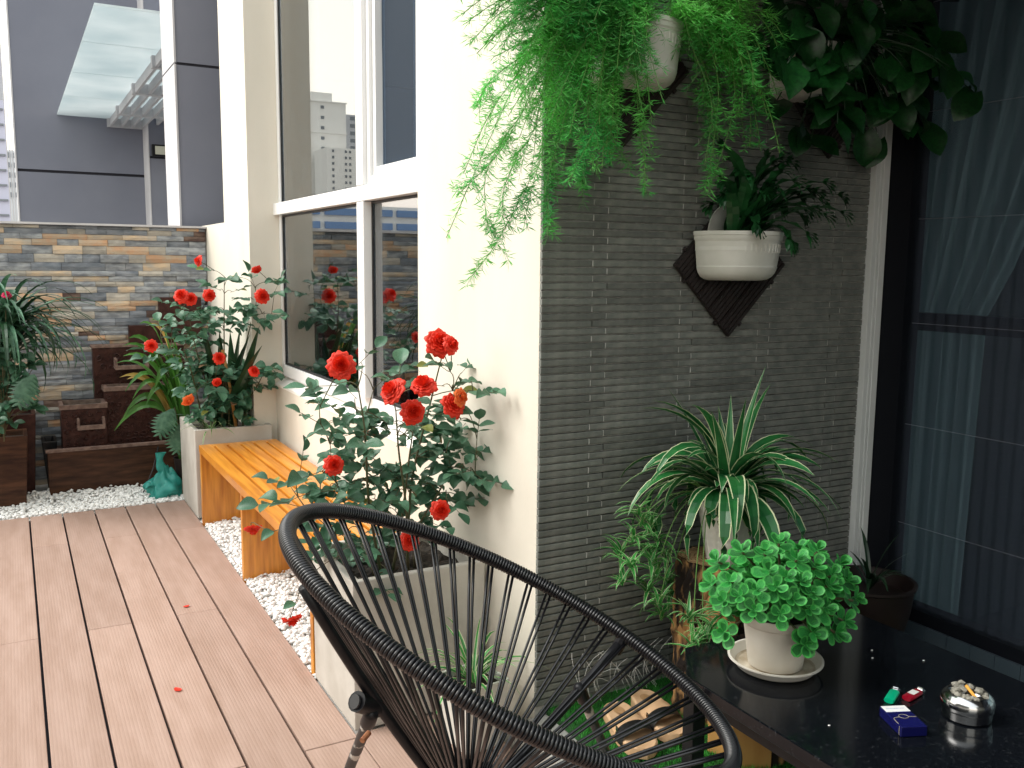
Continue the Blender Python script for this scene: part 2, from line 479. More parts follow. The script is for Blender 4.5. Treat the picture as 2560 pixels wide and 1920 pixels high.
FAR_LEAF = [(1.025,5.456,1.442), (1.092,5.402,1.392), (1.165,5.365,1.403), (1.244,5.364,1.352), (1.310,5.173,1.377), (1.321,5.387,1.299), (1.290,5.360,1.187), (1.323,5.201,1.195), (1.326,5.243,1.325), (1.137,5.482,1.318), (1.078,5.543,1.327), (1.211,5.452,1.277), (1.158,5.597,1.208), (1.050,5.469,1.216), (0.970,5.410,1.220), (0.927,5.453,1.178), (0.816,5.359,1.205), (0.823,5.455,1.251), (0.898,5.412,1.110), (1.027,5.572,1.127), (1.095,5.558,1.127), (1.161,5.475,1.151), (1.229,5.358,1.229), (0.775,5.414,1.133), (0.726,5.411,1.095), (0.779,5.402,1.054), (0.857,5.408,1.061), (0.962,5.567,1.024), (0.719,5.385,1.007), (0.790,5.363,0.976), (0.902,5.582,0.962), (0.721,5.491,0.947), (0.994,5.598,0.936), (0.820,5.451,0.906), (0.938,5.575,0.877), (1.008,5.513,0.880), (1.085,5.548,0.852), (0.928,5.536,0.776), (0.867,5.474,0.756), (0.979,5.373,0.793), (1.075,5.403,0.826), (1.173,5.568,0.867), (1.289,5.575,0.785), (1.320,5.348,0.830), (1.306,5.246,0.884), (1.326,5.511,0.757), (1.260,5.554,0.701), (1.171,5.482,0.716), (1.103,5.514,0.662), (1.023,5.521,0.666), (0.952,5.417,0.654), (1.221,5.581,0.612)]
FAR_BLOOM = [(0.920,5.296,1.497), (1.220,5.207,1.448), (0.825,5.297,1.307), (0.875,5.296,1.288), (0.971,5.267,1.306), (1.248,5.204,1.303), (0.659,5.290,1.035), (0.831,5.213,0.732), (1.018,5.297,0.953), (0.996,5.267,0.815), (1.192,5.206,0.880)]
WIDE_TIP = [(1.201,5.097,1.143), (1.217,5.642,1.119), (1.192,5.010,1.042), (1.073,5.555,1.085), (0.991,5.501,1.070), (1.220,5.424,1.070), (1.168,5.719,1.071), (0.958,5.529,1.132)]
ORCHID_TIP = [(0.526,6.143,0.431), (0.581,6.135,0.519), (0.556,6.163,0.856), (0.564,6.065,0.777), (0.614,6.164,0.751), (0.751,5.961,1.131), (0.594,6.101,0.905), (0.619,5.999,1.023), (0.918,6.168,0.863), (0.750,6.132,1.088), (0.802,6.041,0.835), (0.906,6.058,0.714), (0.673,5.908,1.115)]
PHILO = [(0.809,6.000,0.489), (0.870,6.000,0.399), (0.054,6.000,0.737)]
PLANTLET = [(1.588,2.105,0.779), (1.693,2.189,0.687), (1.619,2.173,0.669), (1.616,2.230,0.608), (1.697,2.191,0.614), (1.575,2.121,0.614), (1.695,2.154,0.553), (1.616,2.215,0.527), (1.684,2.178,0.494), (1.672,2.102,0.489), (1.793,2.226,0.494), (1.779,2.224,0.381), (1.602,2.113,0.738), (1.720,2.182,0.652), (1.734,2.157,0.605), (1.805,2.218,0.447), (1.672,2.147,0.591)]
PLANTLET2 = [(1.640,1.930,0.505), (1.659,1.930,0.422), (1.726,1.930,0.446), (1.761,1.930,0.501), (1.696,1.930,0.427)]
ROSETTE = [(1.659,1.621,0.811), (1.582,1.669,0.787), (1.609,1.618,0.793), (1.670,1.568,0.783), (1.746,1.573,0.791), (1.710,1.545,0.763), (1.803,1.550,0.752), (1.575,1.749,0.738), (1.623,1.553,0.748), (1.737,1.520,0.719), (1.518,1.639,0.727), (1.509,1.696,0.705), (1.550,1.579,0.720), (1.591,1.554,0.727), (1.835,1.525,0.663), (1.673,1.519,0.709), (1.536,1.569,0.674), (1.589,1.534,0.667), (1.661,1.512,0.672), (1.711,1.507,0.670), (1.784,1.510,0.624), (1.676,1.508,0.613), (1.659,1.517,0.582), (1.496,1.628,0.603), (1.756,1.509,0.597), (1.589,1.581,0.760), (1.654,1.536,0.738), (1.519,1.602,0.702), (1.622,1.528,0.699), (1.496,1.634,0.680), (1.754,1.531,0.739), (1.806,1.530,0.715)]
POTHOS = [(2.159,2.051,2.260), (2.185,2.107,2.225), (2.492,2.213,2.280), (2.444,2.021,2.278), (2.159,2.025,2.130), (2.220,2.137,2.184), (2.446,2.195,2.216), (2.526,2.113,2.176), (2.377,2.095,2.156), (2.697,2.092,2.212), (2.168,2.015,2.098), (2.426,2.194,2.084), (2.326,2.043,2.037), (2.230,2.067,2.035), (2.264,2.184,2.006), (2.517,2.093,2.015), (2.686,2.176,1.985), (2.242,2.037,1.932), (2.299,2.192,1.908), (2.542,2.039,2.117), (2.693,2.033,2.118), (2.710,1.966,2.109), (2.032,2.119,2.152), (2.120,2.199,2.288), (2.151,2.156,2.270), (1.989,2.001,2.076), (2.386,2.069,2.249), (2.610,2.120,2.262), (2.693,2.107,2.019), (2.337,2.157,2.314), (2.617,2.107,2.348), (2.303,2.017,2.278), (2.421,2.054,2.100), (2.529,2.186,2.210), (2.119,2.078,2.098), (2.690,2.021,2.184), (2.700,2.098,2.268), (2.580,2.134,2.103), (2.312,2.069,2.098), (2.706,2.122,2.085), (2.322,2.201,2.108), (2.083,2.067,2.185)]
CREST = [(1.909,2.221,1.687), (2.010,2.203,1.803), (2.093,2.165,1.758), (2.020,2.127,1.622), (2.107,2.061,1.758), (2.309,2.200,1.751), (2.289,2.110,1.764), (2.434,2.176,1.734), (2.318,2.059,1.668), (2.230,2.048,1.658), (2.174,2.062,1.598), (2.252,2.208,1.575), (2.045,2.069,1.730), (2.000,2.228,1.745), (2.144,2.112,1.578), (1.903,2.157,1.710), (2.235,2.107,1.681), (2.335,2.167,1.715), (1.905,2.051,1.759), (2.109,2.119,1.795)]
STRANDS = [[(1.512,2.120,2.201),(1.350,2.127,2.163),(1.199,2.134,1.998),(1.103,2.141,1.816),(0.984,2.149,1.562)],
 [(1.512,2.120,2.196),(1.309,2.102,2.112),(1.182,2.084,1.902),(1.103,2.066,1.808),(1.046,2.048,1.718),(1.037,2.030,1.612),(1.043,2.012,1.578)],
 [(1.513,2.120,2.192),(1.266,2.116,2.001),(1.210,2.111,1.732),(1.162,2.107,1.641),(1.095,2.102,1.538),(1.033,2.098,1.467)],
 [(1.513,2.120,2.183),(1.335,2.100,2.050),(1.231,2.079,1.862),(1.222,2.059,1.685),(1.227,2.039,1.583)],
 [(1.524,2.120,2.185),(1.385,2.091,2.010),(1.349,2.063,1.825),(1.317,2.034,1.706)],
 [(1.542,2.120,2.178),(1.431,2.075,1.967),(1.338,2.029,1.821),(1.243,1.984,1.703)],
 [(1.571,2.120,2.177),(1.515,2.075,1.976),(1.511,2.029,1.788),(1.486,1.984,1.688)],
 [(1.542,2.120,2.178),(1.413,2.130,1.929),(1.450,2.141,1.864),(1.567,2.151,1.774)],
 [(1.691,2.120,2.212),(1.788,2.122,2.178),(1.895,2.125,2.060),(1.898,2.127,1.922),(1.818,2.129,1.702)],
 [(1.690,2.120,2.216),(1.899,2.121,2.177),(1.963,2.123,2.027),(1.974,2.124,1.852)],
 [(1.691,2.120,2.207),(1.782,2.121,2.153),(1.842,2.123,2.015),(1.827,2.124,1.817),(1.807,2.125,1.716)],
 [(1.512,2.120,2.205),(1.411,2.136,2.177),(1.207,2.152,2.127)],
 [(1.512,2.120,2.201),(1.311,2.064,2.135),(1.094,2.009,2.045)],
 [(1.512,2.120,2.196),(1.283,2.103,2.109),(1.082,2.085,2.006)],
 [(1.512,2.120,2.196),(1.232,2.103,2.056),(1.083,2.086,1.956),(1.031,2.069,1.890)],
 [(1.512,2.120,2.196),(1.267,2.111,2.087),(1.141,2.102,1.952),(1.067,2.092,1.851),(1.001,2.083,1.719)],
 [(1.513,2.120,2.192),(1.288,2.127,2.050),(1.180,2.134,1.865),(1.123,2.142,1.774),(1.018,2.149,1.673)],
 [(1.513,2.120,2.192),(1.294,2.119,2.027),(1.218,2.119,1.840),(1.172,2.118,1.775),(1.132,2.117,1.685),(1.132,2.117,1.610)],
 [(1.513,2.120,2.183),(1.328,2.129,1.988),(1.256,2.137,1.782),(1.231,2.146,1.691),(1.215,2.154,1.604)],
 [(1.524,2.120,2.185),(1.331,2.090,1.960),(1.257,2.061,1.797),(1.215,2.031,1.718),(1.199,2.001,1.620)],
 [(1.691,2.120,2.212),(1.825,2.112,2.180),(1.900,2.105,2.116),(1.916,2.097,1.944)],
 [(1.691,2.120,2.212),(1.727,2.114,2.121),(1.806,2.108,1.961),(1.783,2.102,1.787)]]

# ================================================================ THE SETTING
gb = MB().box(-900, 900, -900, 900, -.6, -.2)
gb.build('ground', M['ground'], kind='structure')

# deck: boards laid along Y, ends staggered
deck = MB().box(-2.0, 1.30, -2.0, 5.90, -.16, -.03).build('deck', M['joint'], kind='structure')
GAP = .0275
k = 0
for c in range(-12, 8):
    x0 = GAP + c * .1729 + .0045
    x1 = x0 + .1639
    if x0 > 1.27 or x0 < -2.0: continue
    x1 = min(x1, 1.295)
    if c == 4: x1 = .8935
    js = [5.25 - 2.63 * i for i in range(-1, 5)] if c % 2 == 0 else [3.94 - 2.63 * i for i in range(-1, 5)]
    top_end = 5.90 if x1 < .9 else 2.65
    js = sorted([j for j in js if -1.95 < j < top_end - .05] + [-1.98, top_end])
    for a, b in zip(js[:-1], js[1:]):
        mb = MB()
        mb.box(x0, x1, a + .0015, b - .0015, -.028, 0.0 + random.uniform(-.0006, .0006))
        mb.build('deck_board', M['deck'], deck, bevel=.0018, seg=1)

# concrete kerb that holds the raised artificial grass
MB().box(1.30, 1.42, -2.0, 2.335, -.19, .085).build('kerb', M['concrete2'], kind='structure', bevel=.008)
MB().box(1.42, 2.80, -2.0, 2.338, -.2, .10).build('lawn_base', M['grassbase'], kind='structure')
gm = MB()
rg = random.Random(5)
for i in range(52000):
    x, y = rg.uniform(1.42, 2.3), rg.uniform(.75, 2.335)
    if x > 1.9 and y < 1.4: continue
    h = rg.uniform(.010, .021); a = rg.uniform(0, PI); le = rg.uniform(-.008, .008); lf = rg.uniform(-.008, .008)
    w = .0011
    dx, dy = math.cos(a) * w, math.sin(a) * w
    b = len(gm.v)
    gm.v += [(x - dx, y - dy, .10), (x + dx, y + dy, .10), (x + le, y + lf, .10 + h)]
    gm.f.append((b, b + 1, b + 2)); gm.mi.append(0)
gm.build('grass', M['grass'], kind='stuff')

# white pebbles along the wall and in front of the fountain
MB().box(.894, 1.384, 2.66, 5.98, -.19, -.020).build('gravel_bed', M['pebblebase'], kind='structure')
MB().box(-2.0, 1.249, 5.905, 6.83, -.19, -.022).build('gravel_bed', M['pebblebase'], kind='structure')
pm = MB()
ico = [(0, 0, 1)] + [(math.cos(a) * .87, math.sin(a) * .87, .35) for a in [i * 2 * PI / 5 for i in range(5)]] + \
      [(math.cos(a) * .87, math.sin(a) * .87, -.35) for a in [(i + .5) * 2 * PI / 5 for i in range(5)]] + [(0, 0, -1)]
icf = [(0, 1 + i, 1 + (i + 1) % 5) for i in range(5)] + [(1 + i, 6 + i, 1 + (i + 1) % 5) for i in range(5)] + \
      [(1 + (i + 1) % 5, 6 + i, 6 + (i + 1) % 5) for i in range(5)] + [(11, 6 + (i + 1) % 5, 6 + i) for i in range(5)]
def pebble(x, y, z, s):
    a = rg.uniform(0, 6.3); sx, sy, sz = s * rg.uniform(.8, 1.3), s * rg.uniform(.7, 1.1), s * rg.uniform(.5, .8)
    ca, sa = math.cos(a), math.sin(a)
    vs = []
    for (u, v, w) in ico:
        u, v, w = u * sx * rg.uniform(.85, 1.1), v * sy * rg.uniform(.85, 1.1), w * sz * rg.uniform(.85, 1.1)
        vs.append((x + u * ca - v * sa, y + u * sa + v * ca, z + w))
    pm.add(vs, icf)
for i in range(5600):
    x, y = rg.uniform(.902, 1.37), rg.uniform(3.1, 5.40)
    pebble(x, y, -.014 + .016 * rg.random() + .045 * max(0, (x - .9) / .45) * rg.random(), rg.uniform(.009, .0165))
for i in range(5600):
    x, y = rg.uniform(-.75, 1.24), rg.uniform(5.915, 6.42)
    pebble(x, y, -.014 + .020 * rg.random() + .03 * max(0, (y - 5.95) / .4) * rg.random(), rg.uniform(.009, .0165))
pm.build('pebbles', M['pebble'], kind='stuff', smooth=True)

ms_ = bpy.data.materials.new('fly_mesh'); ms_.use_nodes = True
_n, _l = ms_.node_tree.nodes, ms_.node_tree.links
_t = _n.new("ShaderNodeBsdfTransparent"); _t.inputs[0].default_value = (.75, .85, .95, 1); _x = _n.new("ShaderNodeMixShader"); _x.inputs[0].default_value = .38
_n["Principled BSDF"].inputs["Base Color"].default_value = (.06, .08, .11, 1); _n["Principled BSDF"].inputs["Roughness"].default_value = .8
_l.new(_t.outputs[0], _x.inputs[1]); _l.new(_n["Principled BSDF"].outputs[0], _x.inputs[2]); _l.new(_x.outputs[0], _n["Material Output"].inputs[0])
M['mesh'] = ms_
# ---------------------------------------------------------------- cream house wall with its window
house = thing('house_wall', (1.45, 4.2, 0), 'cream plastered house wall with a tall white framed window', 'wall')
wall = MB()
wall.box(1.385, 1.62, 2.356, 3.285, -.2, 4.4)                      # near pier
wall.box(1.386, 1.62, 3.285, 5.5, -.2, .765)                       # below the window
wall.box(1.25, 1.505, 5.5, 6.20, -.2, 4.4)                          # far pier
wall.box(1.25, 1.50, 6.20, 7.0, -.2, 1.745)                        # low wall that runs to the stone wall
wall.box(1.385, 1.62, 3.285, 5.5, 4.0, 4.4)
wall.build('wall', M['plaster'], house)
sl = MB()
sl.add([(1.384, 3.286, .765), (1.384, 5.499, .765), (1.47, 5.499, .81), (1.47, 3.286, .81), (1.384, 3.286, .75), (1.384, 5.499, .75), (1.47, 5.499, .75), (1.47, 3.286, .75)],
       [(0, 1, 2, 3), (0, 4, 5, 1), (0, 3, 7, 4), (1, 5, 6, 2), (4, 7, 6, 5), (2, 6, 7, 3)])
sl.build('sill', M['plaster2'], house)
fr = MB().box(1.425, 1.50, 3.286, 5.499, .812, .88)
wf = fr.build('window_frame', M['alu'], house, bevel=.004)
MB().box(1.425, 1.50, 5.452, 5.499, .88, 4.0).build('jamb', M['alu'], wf, bevel=.003)
MB().box(1.425, 1.50, 3.286, 3.33, .88, 4.0).build('jamb', M['alu'], wf, bevel=.003)
MB().box(1.395, 1.50, 3.287, 5.53, 1.768, 1.836).build('transom', M['alu'], wf, bevel=.004)
MB().box(1.395, 1.50, 3.93, 4.02, .881, 1.766).build('mullion', M['alu'], wf, bevel=.004)
MB().box(1.395, 1.50, 3.93, 4.02, 1.838, 3.998).build('mullion', M['alu'], wf, bevel=.004)
# opening sash in the upper right light: frame in a frame
def ring_frame(mb, x0, x1, y0, y1, z0, z1, w):
    mb.box(x0, x1, y0, y0 + w, z0, z1); mb.box(x0, x1, y1 - w, y1, z0, z1)
    mb.box(x0, x1, y0 + w, y1 - w, z0, z0 + w); mb.box(x0, x1, y0 + w, y1 - w, z1 - w, z1)
mb = MB(); ring_frame(mb, 1.415, 1.48, 3.331, 3.928, 1.838, 3.996, .035); ring_frame(mb, 1.43, 1.475, 3.367, 3.892, 1.874, 3.96, .038)
mb.build('sash', M['alu'], wf, bevel=.003)
def pane(y0, y1, z0, z1):
    p = MB().box(1.440, 1.446, y0, y1, z0, z1).build('glass_pane', M['glass'], wf)
    g = MB(); ring_frame(g, 1.433, 1.439, y0, y1, z0, z1, .010)
    g.build('seal', M['alug'], p)
    return p
pane(4.021, 5.451, 1.837, 3.997); pane(4.021, 5.451, .882, 1.766); pane(3.331, 3.929, .882, 1.766); MB().box(1.462, 1.464, 3.405, 3.855, 1.912, 3.92).build('insect_screen', M['mesh'], wf)
# room behind the window: plain dim box
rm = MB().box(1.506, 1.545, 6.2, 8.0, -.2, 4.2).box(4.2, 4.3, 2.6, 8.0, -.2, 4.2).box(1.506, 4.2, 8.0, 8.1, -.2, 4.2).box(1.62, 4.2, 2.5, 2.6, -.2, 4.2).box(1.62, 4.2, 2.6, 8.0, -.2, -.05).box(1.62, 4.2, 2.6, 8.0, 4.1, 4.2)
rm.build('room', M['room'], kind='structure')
def curtain(name, x, y0, y1, z0, z1, m, amp, waves, label, along='y', taper=0.0):
    mb = MB()
    def fn(u, v):
        yy = y0 + (y1 - y0) * u
        z = z0 + (z1 - z0) * v
        yy = yy + taper * (1 - v) * (u if taper else 0)
        return (x + amp * math.sin(u * waves * 2 * PI) + amp * .4 * math.sin(u * waves * 5.3 + 1 + v), yy + .02 * math.sin(v * 3 + u * 4), z)
    mb.grid(fn, int(waves * 10), 14)
    return mb.build(name, m, smooth=True, label=label, cat='curtain')
curtain('curtain', 1.575, 5.18, 6.05, .1, 4.0, M['curtain'], .028, 7, 'white sheer curtain hanging inside the left light of the window')
curtain('curtain', 1.60, 3.05, 3.80, .1, 4.0, M['curtain2'], .03, 7, 'blue grey pleated curtain hanging inside the right light of the window')

# ---------------------------------------------------------------- tiled wall
tw = thing('tiled_wall', (2.0, 2.43, 0), 'dark grey wall clad in thin horizontal strip tiles', 'wall')
MB().box(1.387, 2.765, 2.3525, 2.50, -.2, 3.3).build('backing', M['grout'], tw)
joints = MB()
rt = random.Random(3)
rest = MB()
PITCH = .0230
tile_me = {}
r = 0
z = .112
while z < 3.0:
    offs = [1.383, 1.563, 1.905, 2.247, 2.589, 2.762] if r % 2 == 0 else [1.383, 1.616, 1.958, 2.300, 2.642, 2.762]
    for i in range(len(offs) - 1):
        a, b = offs[i] + (.0024 if i else 0), offs[i + 1] - .0024
        if b - a < .01: continue
        if i and rt.random() > .22: joints.box(a - .0046, a - .0002, 2.3425, 2.3522, z + .0004, z + PITCH - .005)
        key = (round(b - a, 3), rt.randrange(2))
        y = 2.340 + rt.uniform(-.0012, .0012)
        if z < 2.36 and i < 3:
            if key not in tile_me:
                t = MB()
                L, H, D = b - a, PITCH - .0046, .0125
                wob = [rt.uniform(-.0009, .0009) for _ in range(10)]
                def fn(u, v):
                    return (u * L, (.0 if 0 < v < 1 else .0016) + (wob[int(u * 4)] if True else 0), v * H)
                n = 4
                vs, fs = [], []
                for j in range(n + 1):
                    u = j / n; w = wob[j]
                    vs += [(u * L, D, 0), (u * L, .0014 + w, 0), (u * L, w, .0025), (u * L, w * .5, H - .0022), (u * L, .0012, H + w * .4), (u * L, D, H)]
                for j in range(n):
                    for q in range(5):
                        fs.append((j * 6 + q, (j + 1) * 6 + q, (j + 1) * 6 + q + 1, j * 6 + q + 1))
                fs.append((0, 1, 2, 3, 4, 5)); fs.append(tuple(n * 6 + q for q in range(5, -1, -1)))
                t.add(vs, fs)
                tile_me[key] = t.mesh('tile', M['tile'])
            inst('tile', tile_me[key], Matrix.Translation((a, y, z)), tw)
        else:
            rest.box(a, b, y, y + .0125, z, z + PITCH - .0046)
    z += PITCH
    r += 1
rest.build('tile', M['tile'], tw, kind='stuff')
joints.build('grout_joint', M['grout'], tw, kind='stuff')

# ---------------------------------------------------------------- door on the right
door = thing('sliding_door', (2.8, 1.2, .1), 'dark framed sliding door with a pleated black insect screen', 'door')
post = MB()
post.box(2.706, 2.726, 2.318, 2.352, .1, 3.0); post.box(2.728, 2.741, 2.316, 2.352, .1, 3.0); post.box(2.744, 2.774, 2.314, 2.352, .1, 3.0); post.box(2.72, 2.75, 2.325, 2.352, .1, 3.0)
post.build('white_profile', M['grip'], door, bevel=.002)
MB().box(2.777, 2.86, 2.22, 2.5, .1, 3.0).build('door_frame', M['doorfr'], door)
MB().box(2.777, 2.86, -1.4, 2.219, 2.62, 2.72).build('top_rail', M['doorfr'], door)
MB().box(2.775, 2.86, -1.4, 2.219, .215, .262).build('bottom_rail', M['doorfr'], door)
th = MB()
for i in range(40): th.box(2.764, 2.86, 2.215 - i * .09 - .088, 2.215 - i * .09, .08, .214)
th.build('threshold', M['sill'], door)
sm = bpy.data.materials.new('insect_screen'); sm.use_nodes = True
n_, l_ = sm.node_tree.nodes, sm.node_tree.links
t_ = n_.new("ShaderNodeBsdfTransparent"); mx_ = n_.new("ShaderNodeMixShader"); mx_.inputs[0].default_value = .46
n_["Principled BSDF"].inputs["Base Color"].default_value = (.05, .06, .085, 1); n_["Principled BSDF"].inputs["Roughness"].default_value = .8; n_["Principled BSDF"].inputs["Specular IOR Level"].default_value = .1
l_.new(t_.outputs[0], mx_.inputs[1]); l_.new(n_["Principled BSDF"].outputs[0], mx_.inputs[2]); l_.new(mx_.outputs[0], n_["Material Output"].inputs[0])
sc_ = MB()
ny = 150
for i in range(ny):
    ya, yb = 2.219 - i * .0235, 2.219 - (i + 1) * .0235
    xa, xb = (2.800, 2.812) if i % 2 else (2.812, 2.800)
    sc_.add([(xa, ya, .262), (xb, yb, .262), (xb, yb, 2.62), (xa, ya, 2.62)], [(0, 1, 2, 3)])
sc_.build('pleated_screen', sm, door)
for zc in (.56, .93, 1.30, 1.67, 2.04, 2.41):
    MB().tube([(2.799, 2.2, zc), (2.799, -1.3, zc)], .0007, 5).build('cord', M['cord'], door)
for yy in (1.05, -.1): MB().box(2.87, 2.91, yy - .025, yy + .025, .2, 2.7).build('stile', M['doorfr'], door)
MB().box(2.87, 2.91, -1.4, 2.30, 1.27, 1.335).build('mid_rail', M['doorfr'], door)
MB().box(2.885, 2.891, -1.4, 2.30, .2, 1.2695).build('glass_pane', M['glass2'], door)
MB().box(2.885, 2.891, -1.4, 2.30, 1.3355, 2.7).build('glass_pane', M['glass2'], door)
door.location.x += .058
cm = MB()
def cf(u, v):
    z = -.05 + 2.75 * v
    yl = 2.42
    yr = 2.07 - .06 * v - .75 * max(0, v - .50) ** .8
    y = yl + (yr - yl) * u
    return (3.02 + .03 * math.sin(u * 34) + .012 * math.sin(u * 90 + v), y, z)
cm.grid(cf, 90, 16)
cm.build('curtain', M['curtain3'], smooth=True, label='pale grey green curtain drawn aside behind the dark door', cat='curtain')
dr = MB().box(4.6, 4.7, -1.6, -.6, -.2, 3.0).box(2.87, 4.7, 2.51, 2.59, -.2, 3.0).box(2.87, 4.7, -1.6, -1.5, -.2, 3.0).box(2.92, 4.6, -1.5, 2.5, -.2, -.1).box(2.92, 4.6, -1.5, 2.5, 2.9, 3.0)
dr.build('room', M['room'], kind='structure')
# the floor above shelters the corner: its soffit is out of the picture
MB().box(1.62, 5.2, -3.2, 2.352, 2.45, 2.9).build('ceiling', M['ceil'], kind='structure')
bw = MB().box(.9, 5.2, -2.5, -2.4, -.2, 2.72)
bw.build('house_wall', M['tile'], label='dark house wall closing the seating corner on the near side', cat='wall')

# ---------------------------------------------------------------- stone clad end wall
sw = thing('stone_wall', (0, 6.95, 0), 'wall clad in grey and orange ledge stones at the far end', 'wall')
MB().box(-2.2, 1.245, 6.862, 7.05, -.2, 1.722).build('backing', M['joint'], sw)
MB().box(-2.2, 1.248, 6.80, 7.06, 1.723, 1.737).build('coping', M['facadew'], sw)
cand = []
rs = random.Random(21)
z = -.1
row = 0
HS = [.042, .034, .050, .056, .036, .030]
while z < 1.716:
    h = min(rs.choice(HS), 1.7215 - z)
    if h < .012: break
    x = -2.2 + rs.uniform(0, .1)
    warm_row = rs.random()
    while x < 1.244:
        L = rs.choice([.11, .15, .18, .22, .27, .16, .13])
        x2 = min(x + L, 1.244)
        if x2 - x > .02:
            pr = rs.random()
            mi = rs.choices([0, 1, 2, 3, 4, 5], [33, 25, 12, 11, 16, 3])[0]
            y0 = 6.835 + rs.uniform(-.008, .009)
            cand.append((x, x2, z, h, y0, mi))
        x = x2
    z += h
    row += 1
def vis(c): return (0 if (c[1] > -.12 and c[2] > .28) else 1, 0 if c[2] > .45 else 1, -(c[1] - c[0]) * c[3])
cand.sort(key=vis)
srest = [MB() for _ in STONES]
def stone(mb, c):
    x0, x1, z, h, y0, mi = c
    g = .0008
    n = 3
    vs, fs = [], []
    for i in range(n + 1):
        u = x0 + g + (x1 - x0 - 2 * g) * i / n
        d = y0 + rs.uniform(-.004, .004)
        vs += [(u, 6.865, z + g), (u, d + rs.uniform(0, .006), z + g), (u, d - .002, z + h * .5), (u, d + rs.uniform(0, .006), z + h - g), (u, 6.865, z + h - g)]
    for i in range(n):
        for q in range(4): fs.append((i * 5 + q, (i + 1) * 5 + q, (i + 1) * 5 + q + 1, i * 5 + q + 1))
    fs.append((0, 1, 2, 3, 4)); fs.append(tuple(n * 5 + q for q in range(4, -1, -1)))
    mb.add(vs, fs)
for i, c in enumerate(cand):
    if i < 300:
        mb = MB(); stone(mb, c); mb.build('stone', STONES[c[5]], sw)
    else:
        stone(srest[c[5]], c)
for i, mb in enumerate(srest):
    if mb.v: mb.build('stone', STONES[i], sw, kind='stuff')
# low parapet on the open side
lp = MB().box(-2.35, -2.2, -3.2, 7.05, -.2, .95)
lp.build('parapet', M['plaster2'], label='low pale parapet along the open side of the terrace', cat='wall')
MB().box(-3.2, -2.9, -3.2, 2.6, -.2, 3.6).build('light_block_wall', M['tile'], label='added unseen dark wall beyond the low parapet, blocking low light', cat='wall')  # added out of view to cut low light on the tiled wall

# ---------------------------------------------------------------- grey building beyond
gb_ = thing('grey_building', (2.5, 13.5, -.2), 'tall grey violet rendered building beyond the stone wall', 'building')
fw = MB().box(.176, 8, 14.2, 14.8, -.4, 2.662).box(.176, 8, 14.2, 14.8, 2.70, 9.0)
fw.build('rear_wall', M['facade'], gb_)
MB().box(.18, 8, 14.225, 14.7, 2.662, 2.70).build('joint', M['joint'], gb_)
b1 = MB().box(1.786, 8, 13.68, 14.199, -.4, 2.885).box(1.786, 8, 13.68, 14.199, 2.915, 9.0)
b1.build('middle_block', M['facade'], gb_)
MB().box(1.80, 8, 13.70, 14.19, 2.885, 2.915).build('joint', M['joint'], gb_)
MB().box(1.772, 1.785, 13.672, 14.199, -.4, 9.0).build('white_side', M['facadew'], gb_)
b2 = MB().box(1.146, 4.5, 7.2, 7.77, -.4, 2.905).box(1.146, 4.5, 7.2, 7.77, 2.925, 9.0)
b2.build('front_block', M['facade'], gb_)
MB().box(1.155, 4.5, 7.21, 7.76, 2.905, 2.925).build('joint', M['joint'], gb_)
ws = MB().box(1.132, 1.1455, 7.192, 7.77, -.4, 2.908).box(1.132, 1.1455, 7.192, 7.77, 2.922, 9.0)
ws.build('white_side', M['facadew'], gb_)
MB().box(.158, .175, 14.19, 14.8, -.4, 9.0).build('corner_trim', M['facadew'], gb_)
for x in (.128, .098, .066): MB().tube([(x, 14.25, -.4), (x, 14.25, 9)], .006, 6).build('pipe', M['facadew'], gb_)
MB().box(-.02, .06, 14.5, 14.52, 3.62, 9.0).build('glass_fin', M['towerg'], gb_)

can = thing('glass_canopy', (2.2, 11, 3.4), 'pale glass canopy on a white slatted frame fixed to the grey building', 'canopy')
for a, b in ((8.0, 9.35), (9.36, 10.9), (10.91, 12.5), (12.51, 14.19)):
    MB().box(.69, 3.9, a, b, 3.44, 3.458).build('glass_sheet', M['cglass'], can)
for y in (9.6, 11.2, 12.9, 14.1): MB().box(1.31, 3.9, y, y + .09, 3.325, 3.438).build('beam', M['facadew'], can)
for i in range(16):
    x = 1.34 + i * .137
    MB().box(x, x + .03, 9.2, 14.19, 3.335, 3.432).build('rafter', M['facadew'], can)
fl = thing('floodlight', (1.93, 13.6, 2.9), 'black floodlight fixed to the grey wall under the glass canopy', 'lamp')
MB().box(1.80, 2.08, 13.52, 13.60, 2.90, 3.06).build('housing', M['blackm'], fl, bevel=.01)
MB().box(1.84, 2.06, 13.505, 13.519, 2.925, 3.035).build('lamp_face', M['lamp'], fl)
MB().box(1.9, 2.0, 13.6, 13.68, 2.96, 3.0).build('bracket', M['blackm'], fl)
MB().tube(bez((2.0, 13.6, 3.06), (2.02, 13.62, 3.25), (2.08, 13.66, 3.5), 6), .008, 5).build('cable', M['facadew'], fl)

